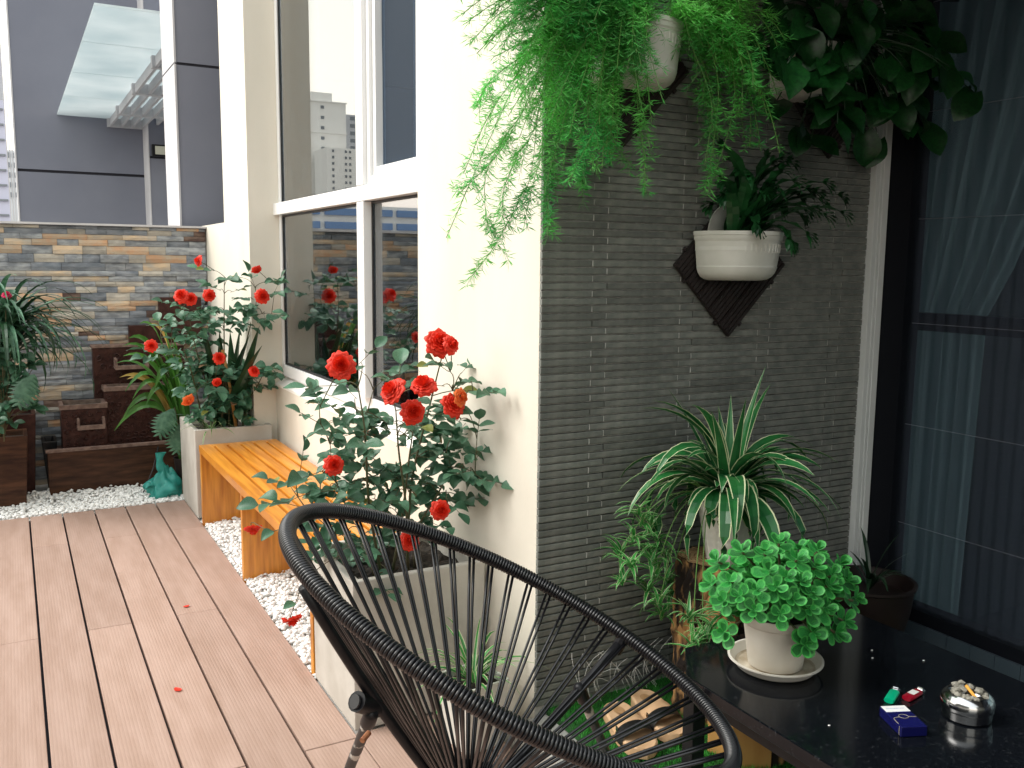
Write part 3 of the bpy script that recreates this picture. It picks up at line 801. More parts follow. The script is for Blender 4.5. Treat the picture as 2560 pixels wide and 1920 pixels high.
# ---------------------------------------------------------------- distant blocks (left edge of the view, and mirrored in the window)
def tower(name, x0, x1, y0, y1, z1, m, label, nw, nz, zstart, face='y', ww=.5, wh=.5, cols=None, wm='twin', ledge=0):
    t = thing(name, ((x0 + x1) / 2, (y0 + y1) / 2, -30), label, 'building')
    MB().box(x0, x1, y0, y1, -30, z1).build('wall', m, t)
    dz = (z1 - zstart) / nz
    w = MB().box(0, 1, -.15, .1, 0, 1).mesh('window', M[wm])
    dx = (x1 - x0) / nw
    for j in range(ledge):
        zz = zstart + (z1 - zstart) * (j + 1) / ledge
        MB().box(x0 - .25, x1 + .25, y0 - .5, y0 - .01, zz - .35, zz).build('ledge', m, t)
    for i in range(nw):
        if cols and i not in cols: continue
        for j in range(nz):
            mt = Matrix.Translation((x0 + dx * (i + .5 - ww / 2), y0, zstart + dz * (j + .25))) @ Matrix.Diagonal((dx * ww, 1, dz * wh, 1))
            inst('window', w, mt, t)
    return t
# direct view, beside the corner of the grey building
tower('apartment_block', -14, .42, 80, 95, 7.5, M['towerw'], 'pale low block glimpsed at the left edge below the pipes', 14, 4, 4.0)
tower('glass_tower', .25, 1.4, 100, 112, 11.6, M['towerg'], 'small grey block rising beside the corner pipes of the grey building', 2, 5, 7.0)
# mirrored in the window
tower('apartment_tower', -98.0, -82, 300, 318, 53.5, M['towerw'], 'tall pale apartment tower mirrored in the upper window', 7, 12, 14, ww=.5, wh=.3, cols=(3,), ledge=4)
MB().box(-94, -87, 302, 312, 53.4, 56.5).build('roof_block', M['towerw'], [o for o in COL.objects if o.name.startswith('apartment_tower')][-1] if False else bpy.data.objects['apartment_tower'])
tower('apartment_tower', -99, -86.5, 285, 298, 37.0, M['towerw'], 'cream apartment block with balconies mirrored lower in the window', 9, 13, 12, ww=.5, wh=.42, cols=(1, 3, 4, 7))
tower('apartment_tower', -112, -98.6, 310, 330, 51.5, M['towerg'], 'slim grey apartment tower mirrored beside the pale tower', 4, 16, 12)
tower('office_building', -14.5, -6.0, 40, 50, 4.0, M['towerw'], 'low blue and white building mirrored above the stone wall', 5, 4, 1.6, ww=.86, wh=.5, wm='bwin')
tower('glass_tower', -8, .30, 60, 75, 17.0, M['haze_t'], 'pale lavender tower filling the left edge beside the grey building', 12, 18, 2, ww=.7, wh=.12)

# ================================================================ OBJECTS
# ---------------------------------------------------------------- concrete planters
def planter(x0, x1, y0, y1, h, label, rim=.028):
    t = thing('concrete_planter', ((x0 + x1) / 2, (y0 + y1) / 2, 0), label, 'planter', 'square concrete planters along the house wall')
    mb = MB()
    ti = .003
    def q(z, d): return [(x0 + d, y0 + d, z), (x1 - d, y0 + d, z), (x1 - d, y1 - d, z), (x0 + d, y1 - d, z)]
    vs = q(0, ti) + q(h, 0) + q(h, rim) + q(h - .09, rim + .01)
    fs = []
    for i in range(3):
        for j in range(4): fs.append((i * 4 + j, i * 4 + (j + 1) % 4, (i + 1) * 4 + (j + 1) % 4, (i + 1) * 4 + j))
    fs.append((3, 2, 1, 0)); fs.append((12, 13, 14, 15))
    mb.add(vs, fs)
    mb.build('body', M['concrete'], t, bevel=.006)
    so = MB()
    so.grid(lambda u, v: (x0 + rim + (x1 - x0 - 2 * rim) * u, y0 + rim + (y1 - y0 - 2 * rim) * v, h - .045 + rs.uniform(-.012, .012)), 14, 14)
    so.build('soil', M['soil'], t)
    return t
planter(.894, 1.362, 2.656, 3.10, .50, 'square pale concrete planter behind the black chair holding the nearer rose bush')
planter(.890, 1.338, 5.42, 5.955, .525, 'square pale concrete planter past the far end of the orange bench')

# ---------------------------------------------------------------- bench
be = thing('bench', (1.115, 4.25, 0), 'orange varnished wooden bench with a slatted seat on three panel legs', 'bench')
BX0, BX1, BY0, BY1, BZ = .895, 1.335, 3.12, 5.33, .455
nsl = 6
w_ = (BX1 - BX0 - .0) / nsl
for i in range(nsl):
    a, b = BX0 + i * w_ + (.007 if i else 0), BX0 + (i + 1) * w_ - (.007 if i < nsl - 1 else 0)
    if i == 0: MB().box(a, b, BY0, BY1, BZ - .042, BZ).build('slat', M['wood'], be, bevel=.003)
    else: MB().box(a, b, BY0 + .062, BY1 - .062, BZ - .03, BZ).build('slat', M['wood'], be, bevel=.003)
for y0 in (BY0, BY1 - .06): MB().box(BX0 + w_ - .006, BX1, y0, y0 + .06, BZ - .042, BZ - .0005).build('end_rail', M['wood'], be, bevel=.003)
for y0 in (BY1 - .035, 4.255, BY0): MB().box(BX0 + .003, BX1 - .003, y0, y0 + .034, -.05, BZ - .043).build('leg', M['wood'], be, bevel=.002)

# ---------------------------------------------------------------- fountain and its trough
fo = thing('fountain', (.55, 6.55, -.05), 'dark brown stoneware water fountain of stacked tiers against the stone wall', 'fountain')
def tier(x0, x1, y0, y1, z0, z1, m='brown', rim=.018, name='tier', emboss=True):
    mb = MB()
    mb.box(x0, x1, y0, y1, z0, z1 - .03)
    o = mb.build(name, M[m], fo, bevel=.004)
    r_ = MB()
    r_.box(x0 - .008, x1 + .008, y0 - .008, y0 + rim, z1 - .03, z1); r_.box(x0 - .008, x1 + .008, y1 - rim, y1, z1 - .03, z1)
    r_.box(x0 - .008, x0 + rim, y0 + rim, y1 - rim, z1 - .03, z1); r_.box(x1 - rim, x1 + .008, y0 + rim, y1 - rim, z1 - .03, z1)
    r_.build('rim', M['brownrim'], o, bevel=.003)
    MB().box(x0 + rim, x1 - rim, y0 + rim, y1 - rim, z1 - .03, z1 - .026).build('water', M['water'], o)
    if emboss:                                      # raised scrolls on the front face
        e = MB()
        nx, nz_ = int((x1 - x0) / .05), int((z1 - z0 - .05) / .05)
        for i in range(nx):
            for j in range(nz_):
                cx, cz = x0 + (i + .5 + .25 * (j % 2)) * (x1 - x0) / (nx + .5), z0 + .01 + (j + .5) * (z1 - z0 - .05) / nz_
                a0 = rs.uniform(0, 6.3); sg = rs.choice((-1, 1))
                e.tube([(cx + (.022 - .018 * q / 8) * math.cos(a0 + sg * q * .75), y0 - .001, cz + (.022 - .018 * q / 8) * math.sin(a0 + sg * q * .75)) for q in range(9)], .0055, 5)
        if e.v: e.build('scrollwork', M['brown'], o)
    return o
MB().box(.463, 1.05, 6.70, 6.79, -.05, .905).build('back_panel', M['brown'], fo, bevel=.004)
MB().box(.455, 1.06, 6.69, 6.80, .906, .925).build('rim', M['brownrim'], fo, bevel=.003)
e = MB()
for i in range(10):
    for j in range(13):
        cx, cz = .50 + i * .056 + .02 * (j % 2), .12 + j * .06
        a0 = rs.uniform(0, 6.3); sg = rs.choice((-1, 1))
        e.tube([(cx + (.025 - .02 * q / 8) * math.cos(a0 + sg * q * .75), 6.699, cz + (.025 - .02 * q / 8) * math.sin(a0 + sg * q * .75)) for q in range(9)], .0058, 5)
e.build('scrollwork', M['brown'], fo)
tier(.515, 1.02, 6.54, 6.69, -.05, .66)
tier(.245, .512, 6.46, 6.69, -.05, .565)
for (x0, x1, y0, z0, yb) in ((.59, .80, 6.58, .765, 6.70), (.333, .497, 6.40, .405, 6.46), (.90, 1.0, 6.47, .44, 6.54)):   # spout trays
    s_ = MB().box(x0, x1, y0, yb, z0, z0 + .014).box(x0, x0 + .015, y0, yb, z0 + .014, z0 + .075).box(x1 - .015, x1, y0, yb, z0 + .014, z0 + .075).box(x0 + .015, x1 - .015, y0, y0 + .012, z0 + .014, z0 + .03)
    t_ = s_.build('spout_tray', M['brownrim'], fo, bevel=.003)
    MB().box(x0 + .016, x1 - .016, y0 + .013, yb, z0 + .014, z0 + .022).build('water', M['water'], t_)
tb = MB()
ts = MB().box(.90, 1.18, 6.72, 6.80, .926, 1.24)
ts.build('top_tier', M['brown'], fo, bevel=.004)
MB().box(.70, .899, 6.74, 6.80, .926, 1.05).build('top_tier', M['brown'], fo, bevel=.004)
tr_ = MB()
tr_.box(.15, 1.0, 6.36, 6.385, -.06, .28); tr_.box(.15, .175, 6.385, 6.455, -.06, .28); tr_.box(.175, 1.0, 6.385, 6.455, -.06, .12)
to = tr_.build('trough', M['browntrough'], fo, bevel=.004)
MB().box(.14, 1.01, 6.35, 6.39, .281, .300).build('rim', M['brownrim'], to, bevel=.003)
MB().box(.18, 1.0, 6.39, 6.45, .12, .22).build('water', M['water'], to)
# stone pots at the far left
def angular_pot(x0, x1, y0, y1, h, label, m='browntrough'):
    t = thing('stoneware_pot', ((x0 + x1) / 2, (y0 + y1) / 2, -.05), label, 'plant pot')
    mb = MB(); d = .03
    q = lambda z, e: [(x0 + e, y0 + e, z), (x1 - e, y0 + e, z), (x1 - e, y1 - e, z), (x0 + e, y1 - e, z)]
    vs = q(-.05, d) + q(h, 0) + q(h, .02) + q(h - .05, .025)
    fs = [(i * 4 + j, i * 4 + (j + 1) % 4, (i + 1) * 4 + (j + 1) % 4, (i + 1) * 4 + j) for i in range(3) for j in range(4)] + [(3, 2, 1, 0), (12, 13, 14, 15)]
    mb.add(vs, fs); mb.build('body', M[m], t, bevel=.006)
    MB().box(x0 + .024, x1 - .024, y0 + .024, y1 - .024, h - .045, h - .035).build('soil', M['soil'], t)
angular_pot(-.42, .045, 6.15, 6.42, .44, 'brown wood grained pot on the pebbles at the left edge')
angular_pot(-.40, .10, 6.46, 6.79, .52, 'dark brown pot behind the wood grained pot by the stone wall', 'brown')
angular_pot(.125, .215, 6.50, 6.72, .33, 'small dark pot between the brown pot and the fountain', 'blackm')

# teal bag with cable
bg_ = thing('plastic_bag', (.81, 6.08, -.03), 'knotted teal plastic bag lying on the pebbles beside the planter', 'bag')
rb = random.Random(8)
bm_ = MB()
def bagf(u, v):
    th, ph = u * 2 * PI, v * PI
    r = .118 * (1 + .18 * math.sin(3 * th + 4 * ph) + .10 * math.sin(7 * th - 5 * ph) + .05 * math.sin(13 * th + 9 * ph))
    x, y, z = r * 1.05 * math.sin(ph) * math.cos(th), r * .8 * math.sin(ph) * math.sin(th), r * .95 * math.cos(ph)
    k = max(0, z / .105)
    return (.815 + x * (1 - .5 * k), 6.08 + y * (1 - .5 * k), max(-.028, .055 + z))
bm_.grid(bagf, 48, 30)
bm_.build('sack', M['teal'], bg_, smooth=True)
hb = MB()
hb.grid(lambda u, v: (.815 - .01 * u - .03 * math.sin(u * 2.5) + .028 * math.cos(v * 2 * PI) * (1 + .3 * math.sin(u * 7)), 6.08 + .018 * math.sin(v * 2 * PI), .13 + .17 * u - .02 * u * u), 12, 12)
hb.build('handle', M['teal'], bg_, smooth=True)
hb = MB()
hb.grid(lambda u, v: (.775 - .10 * u + .025 * math.cos(v * 2 * PI) * math.sin(PI * min(1, u * .8 + .3)), 6.06 + .02 * math.sin(v * 2 * PI), .06 + .03 * math.sin(u * 3) + .012 * math.cos(v * 2 * PI * 2)), 12, 12)
hb.build('handle', M['teal'], bg_, smooth=True)
MB().tube(polyline([(.82, 6.38, .30), (.77, 6.30, .15), (.70, 6.2, .03), (.66, 6.12, -.012), (.70, 6.07, -.012), (.76, 6.09, -.01)], 30), .005, 6).build('cable', M['black'], smooth=True, label='thin black cable hanging from the fountain down to the pebbles', cat='cable')

# ---------------------------------------------------------------- woven chair
CC = Vector((.931, 1.675, .698)); cy_, ct_ = -.479, .472
CU = Vector((math.cos(cy_) * math.cos(ct_), math.sin(cy_) * math.cos(ct_), -math.sin(ct_)))
CV = Vector((-math.sin(cy_), math.cos(cy_), 0))
CN = CU.cross(CV)
def rp(t): return CC + CU * (.541 * math.cos(t)) + CV * (.42 * math.sin(t) * (1 + .033 * math.cos(t)))
ch = thing('woven_chair', (.95, 1.68, 0), 'black cord chair with a tilted oval hoop seat in front', 'chair')
P0 = Vector((.85, 1.72, .305))
RT = .0135
MB().tube([rp(i * 2 * PI / 120) for i in range(120)], .0115, 8, closed=True).build('hoop', M['blackm'], ch, smooth=True)
# the cord wound round the hoop
fine = [rp(i * 2 * PI / 720) for i in range(720)]
lens = [0.0]
for i in range(720): lens.append(lens[-1] + (fine[(i + 1) % 720] - fine[i]).length)
per = lens[-1]
turns = int(per / .0079)
SEG = 12
wp = []
j = 0
NR = 52
spots = [i * per / NR for i in range(NR)]
for i in range(turns * SEG):
    s = i / (turns * SEG) * per
    while lens[j + 1] < s: j += 1
    f = (s - lens[j]) / (lens[j + 1] - lens[j])
    p = fine[j].lerp(fine[(j + 1) % 720], f)
    t = (fine[(j + 1) % 720] - fine[j]).normalized()
    b_ = t.cross(CN).normalized()
    a = i * 2 * PI / SEG
    rr = .0150
    wp.append(p + (b_ * math.cos(a) + CN * math.sin(a)) * rr)
MB().tube(wp, .0041, 6, closed=True).build('wound_cord', M['black'], ch, smooth=True)
# seat cords run from the hoop to a small ring under the seat
SR = .05
sring = [P0 + CU * SR * math.cos(a) + CV * SR * math.sin(a) for a in [i * 2 * PI / 24 for i in range(24)]]
MB().tube(sring, .009, 8, closed=True).build('seat_ring', M['blackm'], ch, smooth=True)
rc = random.Random(2)
for i in range(NR):
    a = 2 * PI * i / NR
    # equal steps along the rim
    s = i * per / NR
    jj = next(q for q in range(720) if lens[q + 1] >= s)
    top = fine[jj]
    tdir = (fine[(jj + 1) % 720] - fine[jj]).normalized()
    ang = math.atan2((top - CC).dot(CV) / .42, (top - CC).dot(CU) / .541)
    bot = P0 + CU * SR * math.cos(ang) + CV * SR * math.sin(ang)
    for sgn in (-1, 1):
        q0 = top + tdir * (.0062 * sgn) - CN * .012
        q1 = bot + (CV * math.cos(ang) - CU * math.sin(ang)) * (.0022 * sgn) + CN * .004 * sgn
        mid = (q0 + q1) * .5 - CN * .010 + Vector((rc.uniform(-.002, .002), rc.uniform(-.002, .002), 0))
        MB().tube(bez(q0, mid, q1, 5), .0037, 6).build('seat_cord', M['black'], ch, smooth=True)
A0 = rp(R(214)) - CN * .022
A1 = P0 + Vector((-.03, .0, -.02))
B0 = rp(R(52)) - CN * .022
B1 = P0 + Vector((.04, .02, -.02))
MB().tube(bez(A0, (A0 + A1) * .5 - CN * .03, A1, 10), .0125, 10).build('frame_tube', M['blackm'], ch, smooth=True)
MB().tube(bez(B0, (B0 + B1) * .5 - CN * .03, B1, 10), .0125, 10).build('frame_tube', M['blackm'], ch, smooth=True)
ka = A0.lerp(A1, .47) - CN * .018
def leg(k, foot, side):
    k = Vector(k); foot = Vector(foot)
    d = (foot - k).normalized()
    sl_ = MB().tube([k - d * .022, k - d * .018, k - d * .012, k + d * .05], [.004, .011, .015, .0165], 12)
    so_ = sl_.build('leg_socket', M['blackm'], ch, smooth='auto')
    l_ = MB().tube([k + d * .05, foot], .0125, 10).build('leg', M['chipped'], ch, smooth='auto')
    MB().tube([foot + d * -.03, foot + Vector((0, 0, -.0))], .0155, 10).build('rubber_foot', M['black'], l_)
    return d
leg(ka + Vector((-.02, -.005, -.01)), (.70, 2.27, .012), 0)
cl_ = MB().tube([ka + Vector((-.055, -.02, .035)), ka + Vector((.0, .01, -.005))], [.021, .021], 14)
cl_.build('clamp', M['blackm'], ch, smooth='auto')
MB().tube([ka + Vector((-.060, -.021, .0365)), ka + Vector((-.056, -.02, .0345))], .015, 12).build('clamp_cap', M['chipped'], ch)
MB().tube([ka + Vector((-.035, -.035, -.03)), ka + Vector((-.055, -.05, -.035))], .006, 8).build('bolt', M['rust'], ch)
kb = B0.lerp(B1, .30) - CN * .016
leg(kb, (1.405, 1.96, .112), 1)
kc = rp(R(300)) - CN * .02
leg(kc, (.95, 1.02, .012), 2)
bk = MB().tube([rp(R(52)) - CN * .005, B0 - CN * .03 + CU * .0], .016, 10)
bk.build('clamp', M['blackm'], ch)

# ---------------------------------------------------------------- table and what stands on it
TZ = .45
ta = thing('table', (1.85, 1.1, .1), 'low table with a polished black granite top and black steel legs', 'table')
poly = [(1.476, 1.735), (1.466, .25), (2.22, .25), (2.222, 1.876), (1.585, 1.876)]
MB().prism(poly[::-1], TZ - .034, TZ).build('granite_top', M['granite'], ta, bevel=.003)
for (x, y) in ((1.535, 1.77), (2.17, 1.80), (1.52, .32), (2.17, .32)): MB().box(x - .021, x + .021, y - .021, y + .021, .10, TZ - .035).build('leg', M['blackm'], ta, bevel=.002)
MB().box(1.515, 1.545, .342, 1.748, TZ - .085, TZ - .036).build('apron', M['blackm'], ta)

def lathe_pot(name, c, prof, m, label, cat='plant pot', a0=0, a1=2 * PI, n=40, group=None, soil=None, bands=None):
    t = thing(name, c, label, cat, group)
    MB().lathe(prof, c, n, a0, a1).build('body', m, t, smooth='auto')
    if soil:
        r_, z_ = soil
        MB().lathe([(r_, z_), (r_ * .6, z_ + .008), (.001, z_ + .012)], c, 24, a0, a1).build('soil', M['soil'], t, smooth=True)
    return t
# saucer
SC = (1.715, 1.668, TZ)
sa = MB().lathe([(.001, .0), (.092, .0), (.100, .004), (.117, .030), (.1205, .032), (.1215, .029), (.1195, .026), (.106, .007), (.001, .006)][::-1], SC, 48)
sa = MB().lathe([(.001, .001), (.094, .001), (.104, .006), (.118, .031), (.1225, .033), (.1225, .029), (.119, .028)], (0, 0, 0), 4) and MB().lathe([(.001, .0012), (.090, .0012), (.100, .006), (.1165, .032), (.1225, .032), (.1225, .0285), (.1175, .028), (.1030, .010), (.092, .0075), (.001, .0075)], SC, 48)
sa.build('saucer', M['potc'], smooth='auto', label='white plastic saucer under the small leaved plant on the table', cat='saucer')
MB().lathe([(.001, .0085), (.096, .0085), (.102, .012)], SC, 40).build('saucer_dirt', M['potd'], bpy.data.objects['saucer'])
pt = lathe_pot('plant_pot', (1.715, 1.668, TZ + .010), [(.001, .0), (.066, .0), (.070, .004), (.086, .118), (.093, .120), (.096, .124), (.097, .140), (.096, .144), (.091, .144), (.088, .12)], M['potc'],
               'cream plastic pot in a saucer on the granite table', soil=(.089, .125))
MB().lathe([(.0668, -.0), (.0695, .003), (.0712, .016)], (1.715, 1.668, TZ + .0105), 40).build('dirt_mark', M['potd'], pt)

# cigarette pack: from pixel-free dimensions 55 x 86 x 23 mm
pk = thing('cigarette_pack', (1.755, 1.31, TZ), 'blue and white cigarette pack lying on the black table', 'cigarette pack')
pd = Vector((.81, .58, 0)).normalized(); pl = Vector((.58, -.81, 0)).normalized()   # long axis runs towards the viewer
def pkm(u, v, z): return Vector((1.752, 1.302, TZ)) + PKX * u + PKY * v + Vector((0, 0, z))
PKX = Vector((.80, -.60, 0)).normalized() * 1.0
PKX = Vector((.91, .41, 0)).normalized()
PKX = Vector((.92, -.39, 0)).normalized()
PKY = Vector((-.39, -.92, 0)).normalized()
def pbox(mb, u0, u1, v0, v1, z0, z1):
    vs = [pkm(u, v, z) for z in (z0, z1) for v in (v0, v1) for u in (u0, u1)]
    return mb.add(vs, [(0, 2, 3, 1), (4, 5, 7, 6), (0, 1, 5, 4), (2, 6, 7, 3), (0, 4, 6, 2), (1, 3, 7, 5)])
pbox(MB(), -.031, .031, -.0495, .0495, .0005, .0245).build('card_box', M['navy'], pk, bevel=.0022)
pbox(MB(), -.0295, .0295, -.048, -.020, .0246, .0250).build('white_band', M['white'], pk)
ib = MB()
for i in range(17): pbox(ib, -.022 + i * .0026, -.0205 + i * .0026 - rs.uniform(0, .0006), -.036, -.033, .0252, .0254)
ib.build('print', M['ink'], pk)
MB().tube([pkm(.011 * math.cos(a), .002 + .009 * math.sin(a), .0247) for a in [i * 2 * PI / 24 for i in range(24)]], .0007, 5, closed=True).build('emblem_ring', M['gold'], pk)
MB().tube(polyline([pkm(-.0295, .034, .0246), pkm(-.028, .012, .0246), pkm(-.022, .006, .0246), pkm(-.011, .004, .0246)], 14), .0009, 5).build('gold_line', M['gold'], pk)
MB().tube([pkm(.011, .004, .0246), pkm(.029, .005, .0246)], .0009, 5).build('gold_line', M['gold'], pk)
MB().tube([pkm(-.0312, .0415, z) for z in (.002, .023)], .0009, 5).build('gold_line', M['gold'], pk)

def lighter(p, d, m, label, sticker=False):
    t = thing('lighter', p, label, 'lighter', 'pocket lighters beside the cigarette pack')
    mt = frame_mtx(Vector(p) + Vector((0, 0, .0065)), d, (0, 0, 1))
    mb = MB()
    pr = [(-.030, .011), (-.028, .0125), (.028, .0125), (.030, .0115)]
    vs, fs = [], []
    for (x, w) in pr:
        for a in range(12):
            an = 2 * PI * a / 12
            vs.append(mt @ Vector((x, w * math.cos(an), .0062 * math.sin(an) * (abs(math.sin(an)) ** -.3 if abs(math.sin(an)) > .05 else 1))))
    for i in range(3):
        for a in range(12): fs.append((i * 12 + a, i * 12 + (a + 1) % 12, (i + 1) * 12 + (a + 1) % 12, (i + 1) * 12 + a))
    fs += [tuple(range(12))[::-1], tuple(range(36, 48))]
    mb.add(vs, fs); mb.build('body', m, t, smooth='auto')
    MB().obox(mt @ Matrix.Translation((.037, 0, 0)), .014, .021, .010).build('metal_head', M['steel'], t, bevel=.002)
    MB().tube([mt @ Vector((.040, -.006, .005)), mt @ Vector((.040, .006, .005))], .004, 10).build('spark_wheel', M['steel'], t)
    if sticker: MB().obox(mt @ Matrix.Translation((.004, 0, .0066)), .026, .017, .0005).build('sticker', M['ciggy'], t)
lighter((1.842, 1.404, TZ), (.90, .44, 0), M['lgreen'], 'green lighter lying behind the cigarette pack')
lighter((1.893, 1.385, TZ), (.985, .17, 0), M['lred'], 'red lighter with a white sticker beside the green one', True)
AC = (1.925, 1.262, TZ)
asht = lathe_pot('ashtray', AC, [(.001, .001), (.050, .001), (.054, .004), (.0555, .022), (.0575, .024), (.0575, .028), (.0585, .032), (.0585, .044), (.055, .053), (.047, .060), (.044, .062), (.043, .058), (.044, .050), (.001, .049)], M['steel'],
                 'round steel ashtray heaped with ash on the black table', 'ashtray', n=48)
am = MB()
ra = random.Random(6)
for i in range(34):
    a, r_ = ra.uniform(0, 6.28), .042 * math.sqrt(ra.random())
    s_ = ra.uniform(.005, .011)
    cx, cy, cz = AC[0] + r_ * math.cos(a), AC[1] + r_ * math.sin(a), AC[2] + .052 + .012 * (r_ / .045)
    if ra.random() < .2: cz += .008
    vs = [(cx + x * s_ * ra.uniform(.7, 1.4), cy + y * s_ * ra.uniform(.7, 1.4), cz + zz * s_ * ra.uniform(.5, .9)) for x, y, zz in ico]
    am.add(vs, icf)
am.build('ash', M['ash'], asht, kind='stuff')
def butt(p, d, L, f, label):
    t = thing('cigarette_butt', p, label, 'cigarette butt')
    p = Vector(p); d = Vector(d).normalized()
    MB().tube([p, p + d * L * f], .0038, 8).build('filter', M['filter'], t, smooth='auto')
    MB().tube([p + d * L * f, p + d * L], .0037, 8).build('paper', M['ciggy'], t, smooth='auto')
butt((1.925, 1.268, TZ + .074), (-.06, -.25, -.12), .042, .92, 'orange filter cigarette end stubbed out in the ashtray')
crumbs = [(2.03, 1.62, 'white crumb lying farthest back on the black table'), (1.99, 1.585, 'second white crumb from the back of the black table'), (2.10, 1.51, 'tiny white crumb near the door edge behind the ashtray'), (1.60, 1.38, 'white crumb in front of the saucer on the black table')]
for (x, y, lb) in crumbs:
    mb = MB(); s_ = .0028
    mb.add([(x + a * s_ * 1.4, y + b_ * s_, TZ + .0022 + c_ * s_ * .6) for a, b_, c_ in ico], icf)
    mb.build('crumb', M['ciggy'], label=lb, cat='crumb', group='crumbs on the granite')

# ---------------------------------------------------------------- log stand, stump under the table
def log(c, r0, h, label, split=False, name='log'):
    t = thing(name, c, label, 'log')
    rl = random.Random(int(c[0] * 1000))
    ph = [rl.uniform(0, 6.3) for _ in range(5)]
    mb = MB()
    NA, NZ = 56, 22
    def rad(a, z):
        return r0 * (1 + .07 * math.sin(2 * a + ph[0]) + .05 * math.sin(3 * a + ph[1]) + .035 * math.sin(7 * a + ph[2] + 5 * z) + .03 * math.sin(13 * a + ph[3] - 9 * z) + .12 * max(0, .25 - z / h) * math.sin(4 * a + ph[4]))
    def fn(u, v):
        a = u * 2 * PI
        r_ = rad(a, v * h) + rl.uniform(-.0075, .0075) * (1 if 0 < u < 1 else 0)
        return (c[0] + r_ * math.cos(a), c[1] + r_ * math.sin(a), c[2] + v * h)
    mb.grid(fn, NA, NZ)
    mb.build('bark', M['bark'], t)
    mb = MB()
    vs = [(c[0], c[1], c[2] + h + .001)] + [(c[0] + (rad(i * 2 * PI / NA, h) - .004) * math.cos(i * 2 * PI / NA), c[1] + (rad(i * 2 * PI / NA, h) - .004) * math.sin(i * 2 * PI / NA), c[2] + h + .001) for i in range(NA)]
    mb.add(vs, [(0, 1 + i, 1 + (i + 1) % NA) for i in range(NA)])
    mb.build('cut_face', M['cutwood'], t)
    rm_ = MB()
    for q in (.28, .42, .55, .66, .78, .9):
        rm_.tube([(c[0] + (rad(i * 2 * PI / NA, h) * q) * math.cos(i * 2 * PI / NA) - .02 * (1 - q), c[1] + rad(i * 2 * PI / NA, h) * q * math.sin(i * 2 * PI / NA), c[2] + h + .0012) for i in range(NA)], .0016, 4, closed=True)
    rm_.build('growth_ring', M['ring'], t)
    return t
LG = (1.885, 2.085, .10)
lt = log(LG, .118, .50, 'upright bark covered log with a sawn top holding the white textured pot')
# pale split patch where the bark is off
sp_ = MB()
sp_.grid(lambda u, v: (LG[0] + (.121 + .004 * math.sin(v * 9)) * math.cos(R(232 + 26 * u + 6 * math.sin(v * 5))), LG[1] + (.123) * math.sin(R(232 + 26 * u + 6 * math.sin(v * 5))), .16 + .26 * v * (1 - .2 * u)), 6, 12)
sp_.build('bare_patch', M['split'], lt)
# split log under the table
sg_ = thing('split_log', (1.83, 1.80, .1), 'split yellow log standing on the grass under the table', 'log')
pb = [(1.765, 1.86), (1.80, 1.79), (1.845, 1.755), (1.90, 1.79), (1.915, 1.86), (1.85, 1.93)]
mb = MB().prism([(1.70, 1.90), (1.735, 1.835), (1.78, 1.85), (1.76, 1.92)][::-1], .1, .36); mb.build('split_face', M['split'], sg_, bevel=.004)
mb = MB().prism([(1.70, 1.80), (1.80, 1.745), (1.83, 1.80), (1.74, 1.84)], .1, TZ - .036); mb.build('split_face', M['split'], sg_, bevel=.004)
mb = MB().prism([(1.802, 1.744), (1.86, 1.74), (1.89, 1.80), (1.832, 1.80)], .1, TZ - .036); mb.build('bark', M['bark'], sg_, bevel=.006)

